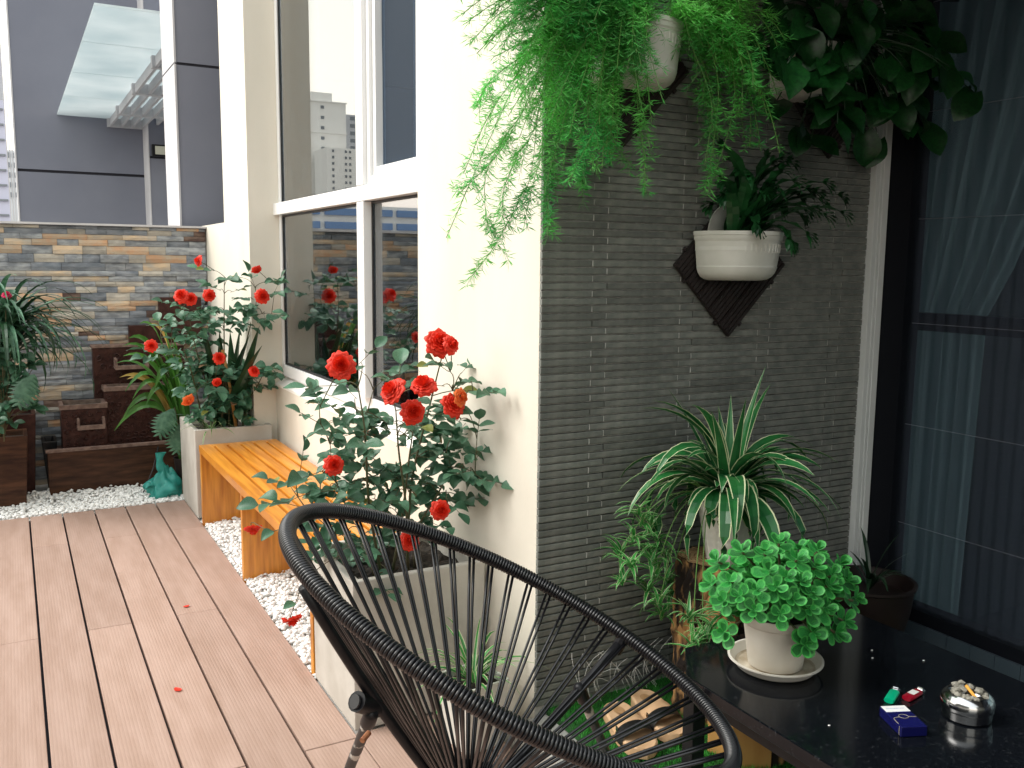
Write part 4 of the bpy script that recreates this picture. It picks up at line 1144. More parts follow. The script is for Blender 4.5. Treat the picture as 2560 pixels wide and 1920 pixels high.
# ---------------------------------------------------------------- sandals
def sandal(c, d, label):
    t = thing('sandal', c, label, 'sandal', 'pair of tan sandals on the artificial grass')
    mt = frame_mtx(c, d, (0, 0, 1))           # x runs from heel to toe
    L = .285
    def hw(u): return .034 + .016 * math.sin(PI * min(1, u * .9 + .12)) + .010 * max(0, math.sin((u - .35) * PI / .7))
    def outline(u):                             # half width with round ends
        e = min(1, (u / .12)) if u < .12 else (min(1, (1 - u) / .16) if u > .84 else 1)
        return hw(u) * math.sqrt(max(0, 1 - (1 - e) ** 2))
    N = 26
    us = [i / N for i in range(N + 1)]
    mb = MB()
    vs, fs = [], []
    for u in us:
        w = outline(u); x = (u - .5) * L
        lift = .012 * max(0, .5 - u) + .010 * max(0, u - .8)
        vs += [mt @ Vector((x, -w, .0)), mt @ Vector((x, -w, .026 + lift)), mt @ Vector((x, -w * .86, .030 + lift)), mt @ Vector((x, 0, .023 + lift)), mt @ Vector((x, w * .86, .030 + lift)), mt @ Vector((x, w, .026 + lift)), mt @ Vector((x, w, 0))]
    for i in range(N):
        for q in range(7): fs.append((i * 7 + q, i * 7 + (q + 1) % 7, (i + 1) * 7 + (q + 1) % 7, (i + 1) * 7 + q))
    mb.add(vs, fs); mb.build('sole', M['cork'], t, smooth='auto')
    hp = MB().lathe([(.001, .0), (.016, .0004), (.018, .0)], (0, 0, 0), 24)
    hp.v = [tuple(mt @ Vector((x * 1.35 - .095, y, z + .0305))) for x, y, z in hp.v]
    hp.build('heel_stamp', M['corkd'], t)
    for (u0, u1, hgt) in ((.56, .74, .016),):
        sb = MB()
        def fn(a, b_):
            u = u0 + (u1 - u0) * b_
            w = outline(u) + .002
            th = PI * a
            return mt @ Vector(((u - .5) * L + .012 * math.cos(th), -w * math.cos(th), .012 + (.026 + hgt) * math.sin(th) ** .8))
        sb.grid(fn, 16, 5)
        sb.build('strap', M['strapb'], t, smooth=True)
    vamp = MB()
    def fv(a, b_):
        u = .40 + .15 * b_
        w = outline(u) + .002
        th = PI * a
        return mt @ Vector(((u - .5) * L + .018 * math.cos(th), -w * math.cos(th), .014 + (.024 + .012) * math.sin(th) ** .8))
    vamp.grid(fv, 16, 5)
    vamp.build('strap', M['cork'], t, smooth=True)
    MB().obox(mt @ Matrix.Translation((.03, -.052, .04)), .012, .004, .014).build('buckle', M['steel'], t, bevel=.001)
sandal((1.545, 2.065, .113), (-.26, -.96, 0), 'tan sandal with a black strap on the grass, nearer the chair leg')
sandal((1.672, 2.09, .113), (-.22, -.97, 0), 'tan sandal with a black strap on the grass, nearer the log')

# ---------------------------------------------------------------- small white pot by the kerb
wp_ = thing('square_pot', (1.205, 2.45, 0), 'small square white ceramic pot on the ground beside the concrete planter', 'plant pot')
mb = MB()
cxp, cyp, ang = 1.20, 2.42, R(8)
def sq(z, h_): return [(cxp + h_ * (a * math.cos(ang) - b_ * math.sin(ang)), cyp + h_ * (a * math.sin(ang) + b_ * math.cos(ang)), z) for a, b_ in ((-1, -1), (1, -1), (1, 1), (-1, 1))]
vs = sq(.0, .058) + sq(.225, .083) + sq(.225, .075) + sq(.17, .072)
fs = [(i * 4 + j, i * 4 + (j + 1) % 4, (i + 1) * 4 + (j + 1) % 4, (i + 1) * 4 + j) for i in range(3) for j in range(4)] + [(3, 2, 1, 0)]
mb.add(vs, fs).build('body', M['pott'], wp_, bevel=.004)
mb = MB().add(sq(.20, .074), [(0, 1, 2, 3)]); mb.build('soil', M['soil'], wp_)

# textured pot on the log: six sided, dimpled
xp = thing('textured_pot', (1.885, 2.06, .602), 'white dimpled six sided pot standing on the log', 'plant pot')
mb = MB()
def hexr(a):
    k = PI / 3
    m = (a % k) - k / 2
    return math.cos(k / 2) / math.cos(m)
def xf(u, v):
    a = u * 2 * PI + .35
    r_ = (.062 + .040 * v) * hexr(a) - .0025 * math.sin(u * 48 * PI / 2) ** 2 * math.sin(v * 9 * PI) ** 2
    return (1.885 + r_ * math.cos(a), 2.06 + r_ * math.sin(a), .602 + .195 * v)
mb.grid(xf, 96, 36)
mb.lathe([(.098, .195), (.088, .195), (.086, .16), (.001, .16)], (1.885, 2.06, .602), 6)
mb.build('body', M['pott'], xp, smooth='auto')
MB().lathe([(.085, .17), (.001, .178)], (1.885, 2.06, .602), 12).build('soil', M['soil'], xp)

# ---------------------------------------------------------------- wall pots on diamond set deck tiles
def diamond(cx, cz, label, half=.239, y=2.322):
    t = thing('deck_tile', (cx, 2.325, cz), label, 'deck tile', 'dark deck tiles hung as diamonds on the tiled wall')
    rot = Matrix.Translation((cx, y, cz)) @ Matrix.Rotation(R(45), 4, 'Y')
    s = half * math.sqrt(2)
    MB().obox(rot @ Matrix.Translation((0, .010, 0)), s * .98, .008, s * .98).build('base_grid', M['decktile'], t)
    n = 5
    w = s / n
    for i in range(n):
        mb = MB()
        x = -s / 2 + w * (i + .5)
        for q in range(4):
            xx = x - w * .5 + .004 + (w - .008) * (q + .5) / 4
            mb.obox(rot @ Matrix.Translation((xx, -.004, 0)), (w - .008) / 4 * .74, .006, s * .995)
        mb.obox(rot @ Matrix.Translation((x, .002, 0)), w - .005, .009, s)
        mb.build('slat', M['decktile'], t)
    cm_ = MB()
    for f in (-.3, .28):
        for sgn in (-1, 1):
            cm_.obox(rot @ Matrix.Translation((sgn * (s / 2 + .004), .006, s * f)), .010, .008, .012)
            cm_.obox(rot @ Matrix.Translation((s * f, .006, sgn * (s / 2 + .004))), .012, .008, .010)
    cm_.build('clips', M['decktile'], t)
    return t
diamond(2.10, 1.50, 'dark deck tile hung as a diamond behind the lower white wall pot')
diamond(1.655, 2.09, 'dark deck tile behind the feathery fern pot at the top of the tiled wall')
diamond(2.50, 2.105, 'dark deck tile half hidden by heart shaped leaves beside the door profile', y=2.296)
def wall_pot(cx, cz, rad, h, label):
    t = thing('wall_pot', (cx, 2.305, cz), label, 'plant pot', 'white half round wall pots')
    c = (cx, 2.300, cz)
    A0_, A1_ = PI, 2 * PI
    prof = [(.001, .0), (rad * .58, .0), (rad * .70, .003), (rad * .80, .012), (rad * .86, .024), (rad * .89, .038), (rad * .893, .040), (rad * .90, .043), (rad * .893, .046), (rad * .90, .05), (rad * .955, h - .032), (rad * .958, h - .030), (rad * .98, h - .026), (rad * .985, h - .014), (rad * 1.0, h - .012), (rad * 1.0, h), (rad * .955, h), (rad * .94, h - .06)]
    mb = MB().lathe(prof, c, 40, A0_, A1_)
    mb.build('body', M['potw'], t, smooth='auto')
    # flat back with a round hanging plate
    bk_ = MB()
    bk_.lathe([(.001, 0), (rad * .62, 0), (rad * .62, .005)], (0, 0, 0), 24, 0, PI)
    m0 = len(bk_.v) - 3 * 25
    for i in range(m0, len(bk_.v)):
        x, y, z_ = bk_.v[i]; bk_.v[i] = (cx + x, 2.3055 - z_, cz + h - .004 + y)
    bk_.build('back_plate', M['potw'], t)
    zz = MB()
    n = 13
    for i in range(n):
        a = PI * 1.36 + i * PI * .036
        for dx in (-.006, .006):
            pts = []
            for q in range(3):
                zq = h - .066 + q * .013
                ang = a + dx * (q - 1) * 2.6
                rq = rad * (.90 + (.055) * (zq - .05) / (h - .082)) + .0008
                pts.append((cx + rq * math.cos(ang), 2.300 + rq * math.sin(ang), cz + zq))
            zz.tube(pts, .0009, 4)
    zz.build('zigzag_relief', M['potw'], t)
    MB().lathe([(rad * .94, h - .035), (.001, h - .028)], c, 20, A0_, A1_).build('soil', M['soil'], t)
    return t
wall_pot(2.078, 1.452, .162, .155, 'white half round wall pot with crested ferns on the lower diamond tile')
wall_pot(1.64, 2.018, .165, .175, 'white half round wall pot overflowing with feathery fern')
wall_pot(2.36, 2.04, .165, .165, 'white half round wall pot almost hidden by dark heart shaped leaves')

# dark bowl by the door
bo = lathe_pot('dark_bowl', (2.62, 2.12, .10), [(.001, .0), (.08, .0), (.10, .02), (.14, .20), (.150, .285), (.158, .29), (.158, .30), (.146, .30), (.135, .25), (.001, .25)], M['darkpot'], 'dark brown bowl planter in the shade at the foot of the white door profile', 'plant pot')
do = thing('dark_shrub', (2.62, 2.12, .35), 'small nearly black plant standing in the dark bowl', 'plant')
dm = MB()
for i in range(14):
    strap(dm, arc_path((2.62, 2.12, .36), rg.uniform(0, 6.28), rg.uniform(.10, .24), R(rg.uniform(55, 88)), R(rg.uniform(20, 110)), 7), .016)
dm.build('leaves', M['dleaf'], do, smooth=True)

# ================================================================ PLANTS
rp_ = random.Random(77)
LEAF_SMALL = [leaf_mesh('rose_leaflet', M['rleaf'], .62 + .06 * i, curl=.10 + .12 * i, fold=.12 + .06 * i) for i in range(4)]
LEAF_OLD = [leaf_mesh('rose_leaflet', M['rleafb'], .6), leaf_mesh('rose_leaflet', M['rleafy'], .6)]
def rose_bloom_mesh(seed):
    r_ = random.Random(seed)
    mb = MB()
    def petal(rad, ht, curl, half, a):
        ca, sa = math.cos(a), math.sin(a)
        w0, ph, dip = r_.uniform(.88, 1.12), r_.uniform(0, 6), r_.uniform(-.05, .05)
        def fn(u, v):
            c = (v - .5) * 2
            w = math.sin(PI * min(.5, .12 + u * .5)) * (1 - .25 * max(0, u - .75) * 4 * abs(c) ** 3)
            r = rad * (math.sin(u * PI * .5) ** .75) * (1 + .10 * u * u * math.cos(c * 5 + ph)) * (1 - .10 * c * c * u)
            z = ht * u ** .85 - curl * u ** 3.5 + dip * u + .05 * u * u * math.sin(c * 4.5 + ph)
            an = c * half * w0 * w
            x, y = r * math.cos(an), r * math.sin(an)
            return (x * ca - y * sa, x * sa + y * ca, z)
        mb.grid(fn, 6, 6)
    off = r_.uniform(0, 6)
    for lay, (n, rad, ht, curl, half) in enumerate(((3, .13, .78, .02, 1.25), (4, .27, .76, .06, .95), (5, .43, .72, .13, .80), (6, .60, .64, .22, .66), (6, .78, .52, .32, .62), (7, .94, .34, .36, .55), (6, 1.0, .16, .30, .58))):
        for i in range(n):
            petal(rad * r_.uniform(.92, 1.08), ht * r_.uniform(.92, 1.08), curl * r_.uniform(.6, 1.4), half, off + 2 * PI * (i + .5 * lay) / n + r_.uniform(-.18, .18))
    return mb.mesh('rose_bloom', M['rose'], smooth=True)
BLOOMS = [rose_bloom_mesh(i) for i in range(5)]
FADED = BLOOMS[1].copy(); FADED.materials.clear(); FADED.materials.append(M['roseo'])

def rose_bush(loc, label, leaves, blooms, roots, lsize, bsize, cap, nrange, soilz, bdir, extra=0):
    t = thing('rose_bush', loc, label, 'rose bush', 'red rose bushes in concrete planters')
    pts = [Vector(p) for p in leaves]
    st = MB()
    nodes = []
    top = max(p.z for p in pts)
    for (rx, ry, tx, ty, tz) in roots:
        path = polyline([(rx, ry, soilz), (rx + (tx - rx) * .25 + rp_.uniform(-.03, .03), ry + (ty - ry) * .3, soilz + (tz - soilz) * .4), (rx + (tx - rx) * .7, ry + (ty - ry) * .7 + rp_.uniform(-.03, .03), soilz + (tz - soilz) * .75), (tx, ty, tz)], 14)
        st.tube(path, [.0055 - .0035 * i / 14 for i in range(15)], 6)
        nodes += path[3:]
    cnt = 0
    order = list(range(len(pts)))
    rp_.shuffle(order)
    order.sort(key=lambda i: pts[i].y)
    for i in order:
        p = pts[i]
        cand_ = [n for n in nodes if n.z < p.z + .02] or nodes
        nd = min(cand_, key=lambda n: (n - p).length + .25 * max(0, n.z - p.z + .05))
        mid = (nd + p) * .5 + Vector((rp_.uniform(-.02, .02), rp_.uniform(-.02, .02), .03))
        pa = bez(nd, mid, p, 5)
        st.tube(pa, [.0022 - .0012 * q / 5 for q in range(6)], 5)
        if (nd - p).length > .06: nodes += [pa[2], pa[4]]
        ax = (p - nd); ax.z *= .3
        if ax.length < .01: ax = Vector((rp_.uniform(-1, 1), rp_.uniform(-1, 1), .1))
        ax = (ax.normalized() + Vector((rp_.uniform(-.5, .5), rp_.uniform(-.6, .2), rp_.uniform(-.35, .2)))).normalized()
        side = ax.cross(Vector((0, 0, 1))).normalized()
        up = (Vector((rp_.uniform(-.35, .15), rp_.uniform(-.75, -.05), 1))).normalized()
        n = rp_.choice(nrange)
        L = lsize * rp_.uniform(.8, 1.2)
        rach = [p + ax * (L * .5 * q) for q in range(4)]
        st.tube([p - ax * .01, p + ax * L * 1.35], .0011, 4)
        spec = [(rach[2] + ax * L * .35, ax, 1.1)]
        for q in range((n - 1) // 2):
            b_ = p + ax * L * (.75 - .62 * q)
            for sg in (-1, 1):
                spec.append((b_, (ax * .55 + side * sg + Vector((0, 0, rp_.uniform(-.3, .1)))).normalized(), 1.0 - .1 * q))
        for (b_, d, s) in spec[:n]:
            if cnt >= cap: break
            u2 = (up + Vector((rp_.uniform(-.4, .4), rp_.uniform(-.4, .4), 0)))
            inst('leaf', rp_.choice(LEAF_OLD) if rp_.random() < .035 else rp_.choice(LEAF_SMALL), frame_mtx(b_, d, u2, L * s), t)
            cnt += 1
    for i, b_ in enumerate(blooms):
        b_ = Vector(b_)
        nd = min(nodes, key=lambda n: (n - b_).length)
        mid = (nd + b_) * .5 + Vector((rp_.uniform(-.01, .01), rp_.uniform(-.01, .01), .01))
        d = Vector(bdir[i % len(bdir)]).normalized()
        st.tube(bez(nd, mid, b_ - d * .01, 6), .0018, 5)
        s = bsize * rp_.uniform(.74, 1.2)
        x = d.orthogonal()
        inst('rose_bloom', FADED if i == 7 else BLOOMS[i % 5], frame_mtx(b_ - d * s * .2, x, d, s * 1.22), t)
    st.build('stems', M['stem'], t, smooth=True)
    if extra:                                       # the leaves beyond the 300 that show largest
        mb = MB()
        for _ in range(extra):
            p = rp_.choice(pts) + Vector((rp_.gauss(0, .022), rp_.uniform(0, .12), rp_.gauss(-.015, .022)))
            if p.x > 1.36 or p.z > top - .2 or p.x < min(q.x for q in pts) + .1: continue
            d = Vector((rp_.uniform(-1, 1), rp_.uniform(-1, .6), rp_.uniform(-.6, .4)))
            mt = frame_mtx(p, d, (rp_.uniform(-.5, .2), rp_.uniform(-.9, .1), 1), lsize * rp_.uniform(.7, 1.1))
            me = rp_.choice(LEAF_SMALL)
            mb.add([mt @ v.co for v in me.vertices], [tuple(f.vertices) for f in me.polygons])
        mb.build('leaf', M['rleaf'], t, smooth=True, kind='stuff')
    return t, nodes

roots = [(1.10, 2.84, 1.18, 2.84, .95), (1.16, 2.86, 1.29, 2.84, 1.20), (1.05, 2.82, .97, 2.80, 1.10), (1.14, 2.80, 1.08, 2.75, 1.02), (1.18, 2.84, 1.30, 2.80, .80), (1.02, 2.80, .88, 2.76, .80)]
nb_, nn = rose_bush((1.13, 2.85, .45), 'bushy rose with large red blooms in the planter just behind the black chair', NEAR_LEAF, NEAR_BLOOM, roots, .058, .0335, 296, (3, 4, 4, 5), .45,
          [(-.35, -1, .25), (-.1, -1, .45), (.35, -.9, .35), (-.05, -1, .15), (-.25, -.5, .9), (-.9, -.3, .6), (.2, -.7, .5), (.4, -.8, .2), (-.1, -1, .3), (-.15, -1, .25), (0, -1, .3)], 640)
# two blooms that droop over the pebbles on long stems
for k, (pth, b_) in enumerate((([(.98, 2.82, .62), (.88, 2.95, .66), (.78, 3.15, .55)], NEAR_HANG[0]), ([(.95, 2.80, .55), (.88, 2.88, .50), (.84, 3.0, .40)], NEAR_HANG[1]))):
    b_ = Vector(b_)
    path = polyline([(1.02, 2.82, .50)] + pth + [tuple(b_ + Vector((.0, -.0, .035))), tuple(b_ + Vector((-.005, -.005, .01)))], 18)
    MB().tube(path, .0016, 5).build('stems', M['stem'], nb_, smooth=True)
    inst('rose_bloom', BLOOMS[k], frame_mtx(b_ + Vector((0, 0, .012)), (1, 0, 0), (-.35, -.45, -.8), .036), nb_)
    for q in ((7, 9, 11) if k == 0 else (9, 11, 13)):
        d = Vector((rp_.uniform(-1, 1), rp_.uniform(-1, .2), rp_.uniform(-.7, .1)))
        inst('leaf', rp_.choice(LEAF_SMALL), frame_mtx(path[q], d, (-.3, -.6, 1), .055), nb_)

roots = [(1.08, 5.62, 1.10, 5.50, 1.40), (1.18, 5.66, 1.28, 5.50, 1.35), (1.02, 5.60, .90, 5.50, 1.15), (1.12, 5.60, 1.05, 5.45, 1.0), (1.20, 5.6, 1.30, 5.42, .85), (.98, 5.58, .85, 5.45, 1.0)]
FAR_LOW = [(rp_.uniform(.92, 1.31), rp_.uniform(5.46, 5.7), rp_.uniform(.56, .92)) for _ in range(26)]
rose_bush((1.11, 5.66, .48), 'tall rose with red blooms in the planter at the far end of the bench', FAR_LEAF + FAR_LOW, FAR_BLOOM, roots, .070, .030, 300, (4, 5, 5, 5), .48,
          [(-.9, -.3, .2), (.1, -.6, -.5), (-.3, -.8, .5), (.1, -1, .2), (0, -1, .1), (.1, -1, .1), (-.1, -1, .1), (.4, -.7, -.4), (0, -.9, .3), (0, -.8, -.4), (.2, -.9, .3)], 560)
MB().tube([(1.15, 5.53, .48), (1.12, 5.535, .75), (1.085, 5.54, .975)], .0095, 8).build('cane', M['cane'], smooth=True, label='orange bamboo cane stuck in the far planter among the roses', cat='plant stake')

# wide dark straps behind the rose
wd = thing('strap_leaf_plant', (1.15, 5.78, .48), 'clump of broad dark strap leaves behind the far rose', 'plant')
for i, tp in enumerate(WIDE_TIP):
    tp = Vector(tp); b_ = Vector((1.13 + rp_.uniform(-.06, .06), 5.74, .48))
    mid = (b_ + tp) * .5 + Vector(((tp.x - b_.x) * .05, -.02, .06))
    mb = MB(); strap(mb, bez(b_, mid, tp, 10), .058, fold=.3, blunt=.6); mb.build('leaf', M['dleaf'], wd, smooth=True)
# arching light green straps to the left of the far planter
oc = thing('arching_strap_plant', (.935, 6.12, .20), 'arching plant with green and yellowed strap leaves left of the far planter', 'plant')
for i in range(34):
    if i < len(ORCHID_TIP):
        tp = Vector(ORCHID_TIP[i])
    else:
        tp = Vector((.80 + rp_.uniform(-.22, .14), 6.05 + rp_.uniform(-.15, .1), rp_.uniform(.55, 1.02)))
    b_ = Vector((.935 + rp_.uniform(-.03, .03), 6.12 + rp_.uniform(-.03, .03), .22))
    up = max(.25, tp.z - b_.z) + (.35 if tp.z < .75 else .1)
    mid = Vector((b_.x + (tp.x - b_.x) * .35, (b_.y + tp.y) / 2, b_.z + up))
    mb = MB(); strap(mb, bez(b_, mid, tp, 12), .054 * rp_.uniform(.75, 1.2), fold=.3, blunt=.5, twist=rp_.uniform(.6, 1.3))
    mb.build('leaf', M['yleaf'] if i in (3, 4, 9) else M['bleaf'], oc, smooth=True)
MB().lathe([(.001, 0), (.05, 0), (.065, .26), (.07, .27), (.062, .27), (.06, .24), (.001, .24)], (.935, 6.12, -.04), 20).build('plant_pot', M['darkpot'], smooth='auto', label='dark pot under the arching strap plant beside the fountain', cat='plant pot')
# lobed leaves
def lobed(p, d, s, parent):
    mb = MB()
    mt = frame_mtx(p, d, (-.2, -.9, .5), s)
    st_ = [Vector((q / 10, 0, .1 * math.sin(q / 10 * 2.5))) for q in range(11)]
    for q in range(1, 10):
        for sg in (-1, 1):
            l_ = .42 * math.sin(PI * (q + .6) / 10.8)
            a = st_[q]; e_ = a + Vector((.14, sg * l_, -.05)); w_ = .055
            mb.add([mt @ (a - Vector((w_, 0, 0))), mt @ ((a + e_) / 2 + Vector((-w_ * 1.1, 0, .02))), mt @ e_, mt @ ((a + e_) / 2 + Vector((w_ * .9, 0, .02))), mt @ (a + Vector((w_ * .8, 0, 0)))], [(0, 1, 2, 3, 4)])
    mb.build('leaf', M['rleaf'], parent)
ph = thing('lobed_leaf_plant', (.90, 6.0, .1), 'small plant with deeply lobed leaves at the corner of the far planter', 'plant')
lobed(Vector(PHILO[0]) + Vector((.06, 0, .09)), (-.5, -.1, -.85), .21, ph)
lobed(Vector(PHILO[1]) + Vector((.03, 0, .08)), (-.15, -.1, -.9), .20, ph)
MB().tube(bez((.90, 6.02, .0), (.92, 6.0, .35), Vector(PHILO[0]) + Vector((.06, 0, .09)), 8), .004, 5).build('stem', M['stem'], ph)
MB().tube(bez((.90, 6.02, .0), (.94, 6.0, .3), Vector(PHILO[1]) + Vector((.03, 0, .08)), 8), .004, 5).build('stem', M['stem'], ph)

def spider(loc, label, n, length, width, green='spgreen', el=(35, 85), droop=(60, 150), az=(0, 2 * PI), cat='plant', name='spider_plant', seg=9, margin=.38, group=None, blunt=.75, fold=.35):
    t = thing(name, loc, label, cat, group)
    for i in range(n):
        a = az[0] + (az[1] - az[0]) * (i + rp_.random()) / n
        L = rp_.uniform(*length)
        mb = MB()
        strap(mb, arc_path((loc[0] + .012 * math.cos(a), loc[1] + .012 * math.sin(a), loc[2]), a, L, R(rp_.uniform(*el)), R(rp_.uniform(*droop)), seg), width * rp_.uniform(.65, 1.15), fold=fold, margin=margin, blunt=blunt, twist=rp_.uniform(-.6, .6))
        mb.build('leaf', [M[green], M['spcream']], t, smooth=True)
    return t
spider((1.00, 5.52, .49), 'tuft of small striped spider plant on the soil of the far planter', 26, (.10, .24), .011, 'splight', (25, 75), (60, 130))
# tall arching plant at the left edge, with leafy shrub below it
lpnt = thing('fountain_grass_plant', (-.02, 6.25, .45), 'mound of long arching dark blades at the left edge before the stone wall', 'plant')
for i in range(130):
    a = rp_.uniform(-PI * .95, PI * .45)
    mb = MB()
    strap(mb, arc_path((-.06 + rp_.uniform(-.06, .06), 6.22 + rp_.uniform(-.05, .05), .98 + rp_.uniform(-.1, .12)), a, rp_.uniform(.42, .78), R(rp_.uniform(35, 82)), R(rp_.uniform(90, 175)), 11), .034 * rp_.uniform(.7, 1.2), fold=.3, blunt=.7)
    mb.build('blade', M['dleaf'] if i % 2 else M['rleaf'], lpnt, smooth=True)
MB().tube([(-.1, 6.22, .42), (-.09, 6.22, .7), (-.10, 6.22, .98)], [.03, .025, .03], 8).build('stem', M['stem'], lpnt, smooth=True)
lsh = thing('leafy_shrub', (-.05, 6.05, .40), 'small leafy rose shrub with one pink bloom at the left edge', 'plant')
sm_ = MB()
for i in range(56):
    p = Vector((rp_.uniform(-.18, .11), rp_.uniform(5.92, 6.12), rp_.uniform(.52, 1.02)))
    sm_.tube(bez((-.08, 6.12, .42), (-.07, 6.08, .6), p, 6), .0022, 5)
    for q in range(5):
        d = Vector((rp_.uniform(-1, 1), rp_.uniform(-1, .3), rp_.uniform(-.5, .4)))
        inst('leaf', rp_.choice(LEAF_SMALL), frame_mtx(p, d, (-.2, -.7, 1), rp_.uniform(.05, .075)), lsh)
for q in range(12):
    d = Vector((rp_.uniform(-1, 1), rp_.uniform(-1, .3), rp_.uniform(-.2, .8)))
    inst('leaf', rp_.choice(LEAF_SMALL), frame_mtx((-.03 + rp_.uniform(-.02, .02), 6.0, 1.24 + rp_.uniform(-.05, .04)), d, (-.2, -.7, 1), .07), lsh)
sm_.tube(bez((-.08, 6.12, .42), (-.05, 6.0, .9), (-.022, 6.0, 1.27), 8), .003, 5)
sm_.build('stems', M['stem'], lsh)
pk_m = BLOOMS[0].copy(); pk_m.materials.clear(); pk_m.materials.append(M['rosep'])
inst('rose_bloom', pk_m, frame_mtx((-.018, 5.99, 1.29), (1, 0, 0), (0, -.5, .85), .030), lsh)
lobed(Vector(PHILO[2]) + Vector((.05, -.1, .11)), (-.45, -.1, -.85), .22, lpnt)

# spider plant on the log: striped, large
sp_big = spider((1.885, 2.06, .80), 'large striped spider plant arching out of the white pot on the log', 104, (.18, .44), .046, 'spgreen', (15, 88), (70, 185), seg=11, margin=.17, blunt=.5, fold=.18)
for i in range(8):
    mb = MB()
    a = rp_.uniform(0, 2 * PI)
    strap(mb, arc_path((1.885 + .02 * math.cos(a), 2.06 + .02 * math.sin(a), .80), a, rp_.uniform(.28, .42), R(rp_.uniform(66, 84)), R(rp_.uniform(5, 40)), 9), .036, fold=.25, margin=.17, blunt=.8)
    mb.build('leaf', [M['spgreen'], M['spcream']], sp_big, smooth=True)
# runners with young plants hanging on the left side of the log
pg = thing('spider_runners', (1.80, 2.1, .78), 'trailing runners of young striped plantlets hanging left of the log', 'plant')
run = MB()
for i, p in enumerate(PLANTLET + PLANTLET2):
    p = Vector(p)
    st0 = Vector((1.84, 2.08, .80))
    if i % 3 == 0: run.tube(bez(st0, (st0 + p) * .5 + Vector((-.05, -.02, .18)), p, 10), .0014, 4)
    mb = MB()
    for k in range(15):
        a = rp_.uniform(0, 2 * PI)
        strap(mb, arc_path(p + Vector((rp_.uniform(-.01, .01),) * 3), a, rp_.uniform(.05, .11), R(rp_.uniform(0, 70)), R(rp_.uniform(20, 110)), 6), .013, fold=.3, margin=.17, blunt=.8)
    mb.build('plantlet', [M['splight'], M['spcream']], pg, smooth=True)
run.build('runners', M['asparstem'], pg)
# spider plant in the small white pot
spider((1.20, 2.42, .205), 'striped spider plant in the small square white pot', 30, (.14, .30), .016, 'splight', (25, 85), (60, 140), seg=9, margin=.3)
# dry pale straws behind the sandals
stw = MB()
for i in range(26):
    x = rp_.uniform(1.62, 1.95) - .12
    stw.tube(bez((x, 2.27 + rp_.uniform(0, .05), .115), (x - .05, 2.29, .16 + rp_.uniform(0, .1)), (x + rp_.uniform(-.14, .10), 2.30, .13 + rp_.uniform(0, .16)), 5), .0009, 4)
stw.build('dry_runners', M['ciggy'], kind='stuff', label='pale dried plant runners lying at the foot of the tiled wall', cat='dried stems')

# succulent
su = thing('succulent_plant', (1.715, 1.668, .58), 'bright green fleshy plant with round leaf rosettes in the cream pot', 'plant')
def succ_leaf():
    mb = MB()
    def fn(u, v):
        w = 1.02 * math.sin(PI * (u * .93 + .03)) ** .6 * (.5 + .5 * u)
        c = 2 * v - 1
        return (u, c * w * .5, .16 * u * u + .10 * c * c * w - .05)
    mb.grid(fn, 6, 6)
    for k, f in enumerate(mb.f):
        i, j = divmod(k, 6)
        mb.mi[k] = 1 if (j in (0, 5) or i == 5) else 0
    return mb.mesh('succulent_leaf', [M['succ'], M['succe']], smooth=True)
SL = succ_leaf()
ste = MB()
core = Vector((1.715, 1.668, .58))
extra = MB()
rl_ = 0
allr = [Vector(p) for p in ROSETTE]
for i, p in enumerate(allr):
    out_ = (p - Vector((1.72, 1.66, .60))).normalized()
    nrm = (out_ + Vector((-.15, -.35, .55))).normalized()
    ste.tube(bez(core + Vector((rp_.uniform(-.04, .04), rp_.uniform(-.04, .04), 0)), (core + p) * .5 + Vector((0, 0, .05)), p - nrm * .005, 6), .0032, 5)
    x = nrm.orthogonal().normalized(); y = nrm.cross(x)
    a0 = rp_.uniform(0, 6.28)
    for lay, (nl, s, el) in enumerate(((4, .037, 0), (3, .031, 28), (2, .021, 55))):
        for k in range(nl):
            a = a0 + lay * PI / 4 * 1.3 + k * 2 * PI / nl + rp_.uniform(-.12, .12)
            d = (x * math.cos(a) + y * math.sin(a)) * math.cos(R(el)) + nrm * math.sin(R(el))
            mt = frame_mtx(p - nrm * .012 * (lay == 0) + nrm * .003 * lay, d, nrm, s * rp_.uniform(.85, 1.15))
            inst('leaf', SL, mt, su); rl_ += 1
# the rest of the crown as one mass
for i in range(60):
    a, b_ = rp_.uniform(0, 2 * PI), rp_.uniform(-.35, 1)
    c_ = Vector((math.cos(a) * math.sqrt(max(0, 1 - b_ * b_)) * .20, math.sin(a) * math.sqrt(max(0, 1 - b_ * b_)) * .13, b_ * .14)) * rp_.uniform(.6, .93) + Vector((1.73, 1.68, .645))
    for k in range(6):
        d = Vector((rp_.uniform(-1, 1), rp_.uniform(-1, 1), rp_.uniform(-.3, .6)))
        mt = frame_mtx(c_, d, (0, -.3, 1), rp_.uniform(.028, .042))
        b0 = len(extra.v)
        extra.v += [tuple(mt @ v.co) for v in SL.vertices]
        extra.f += [tuple(b0 + q for q in f.vertices) for f in SL.polygons]
        extra.mi += [f.material_index for f in SL.polygons]
extra.build('leaf', [M['succ'], M['succe']], su, smooth=True, kind='stuff')
ste.build('stems', M['stem'], su)

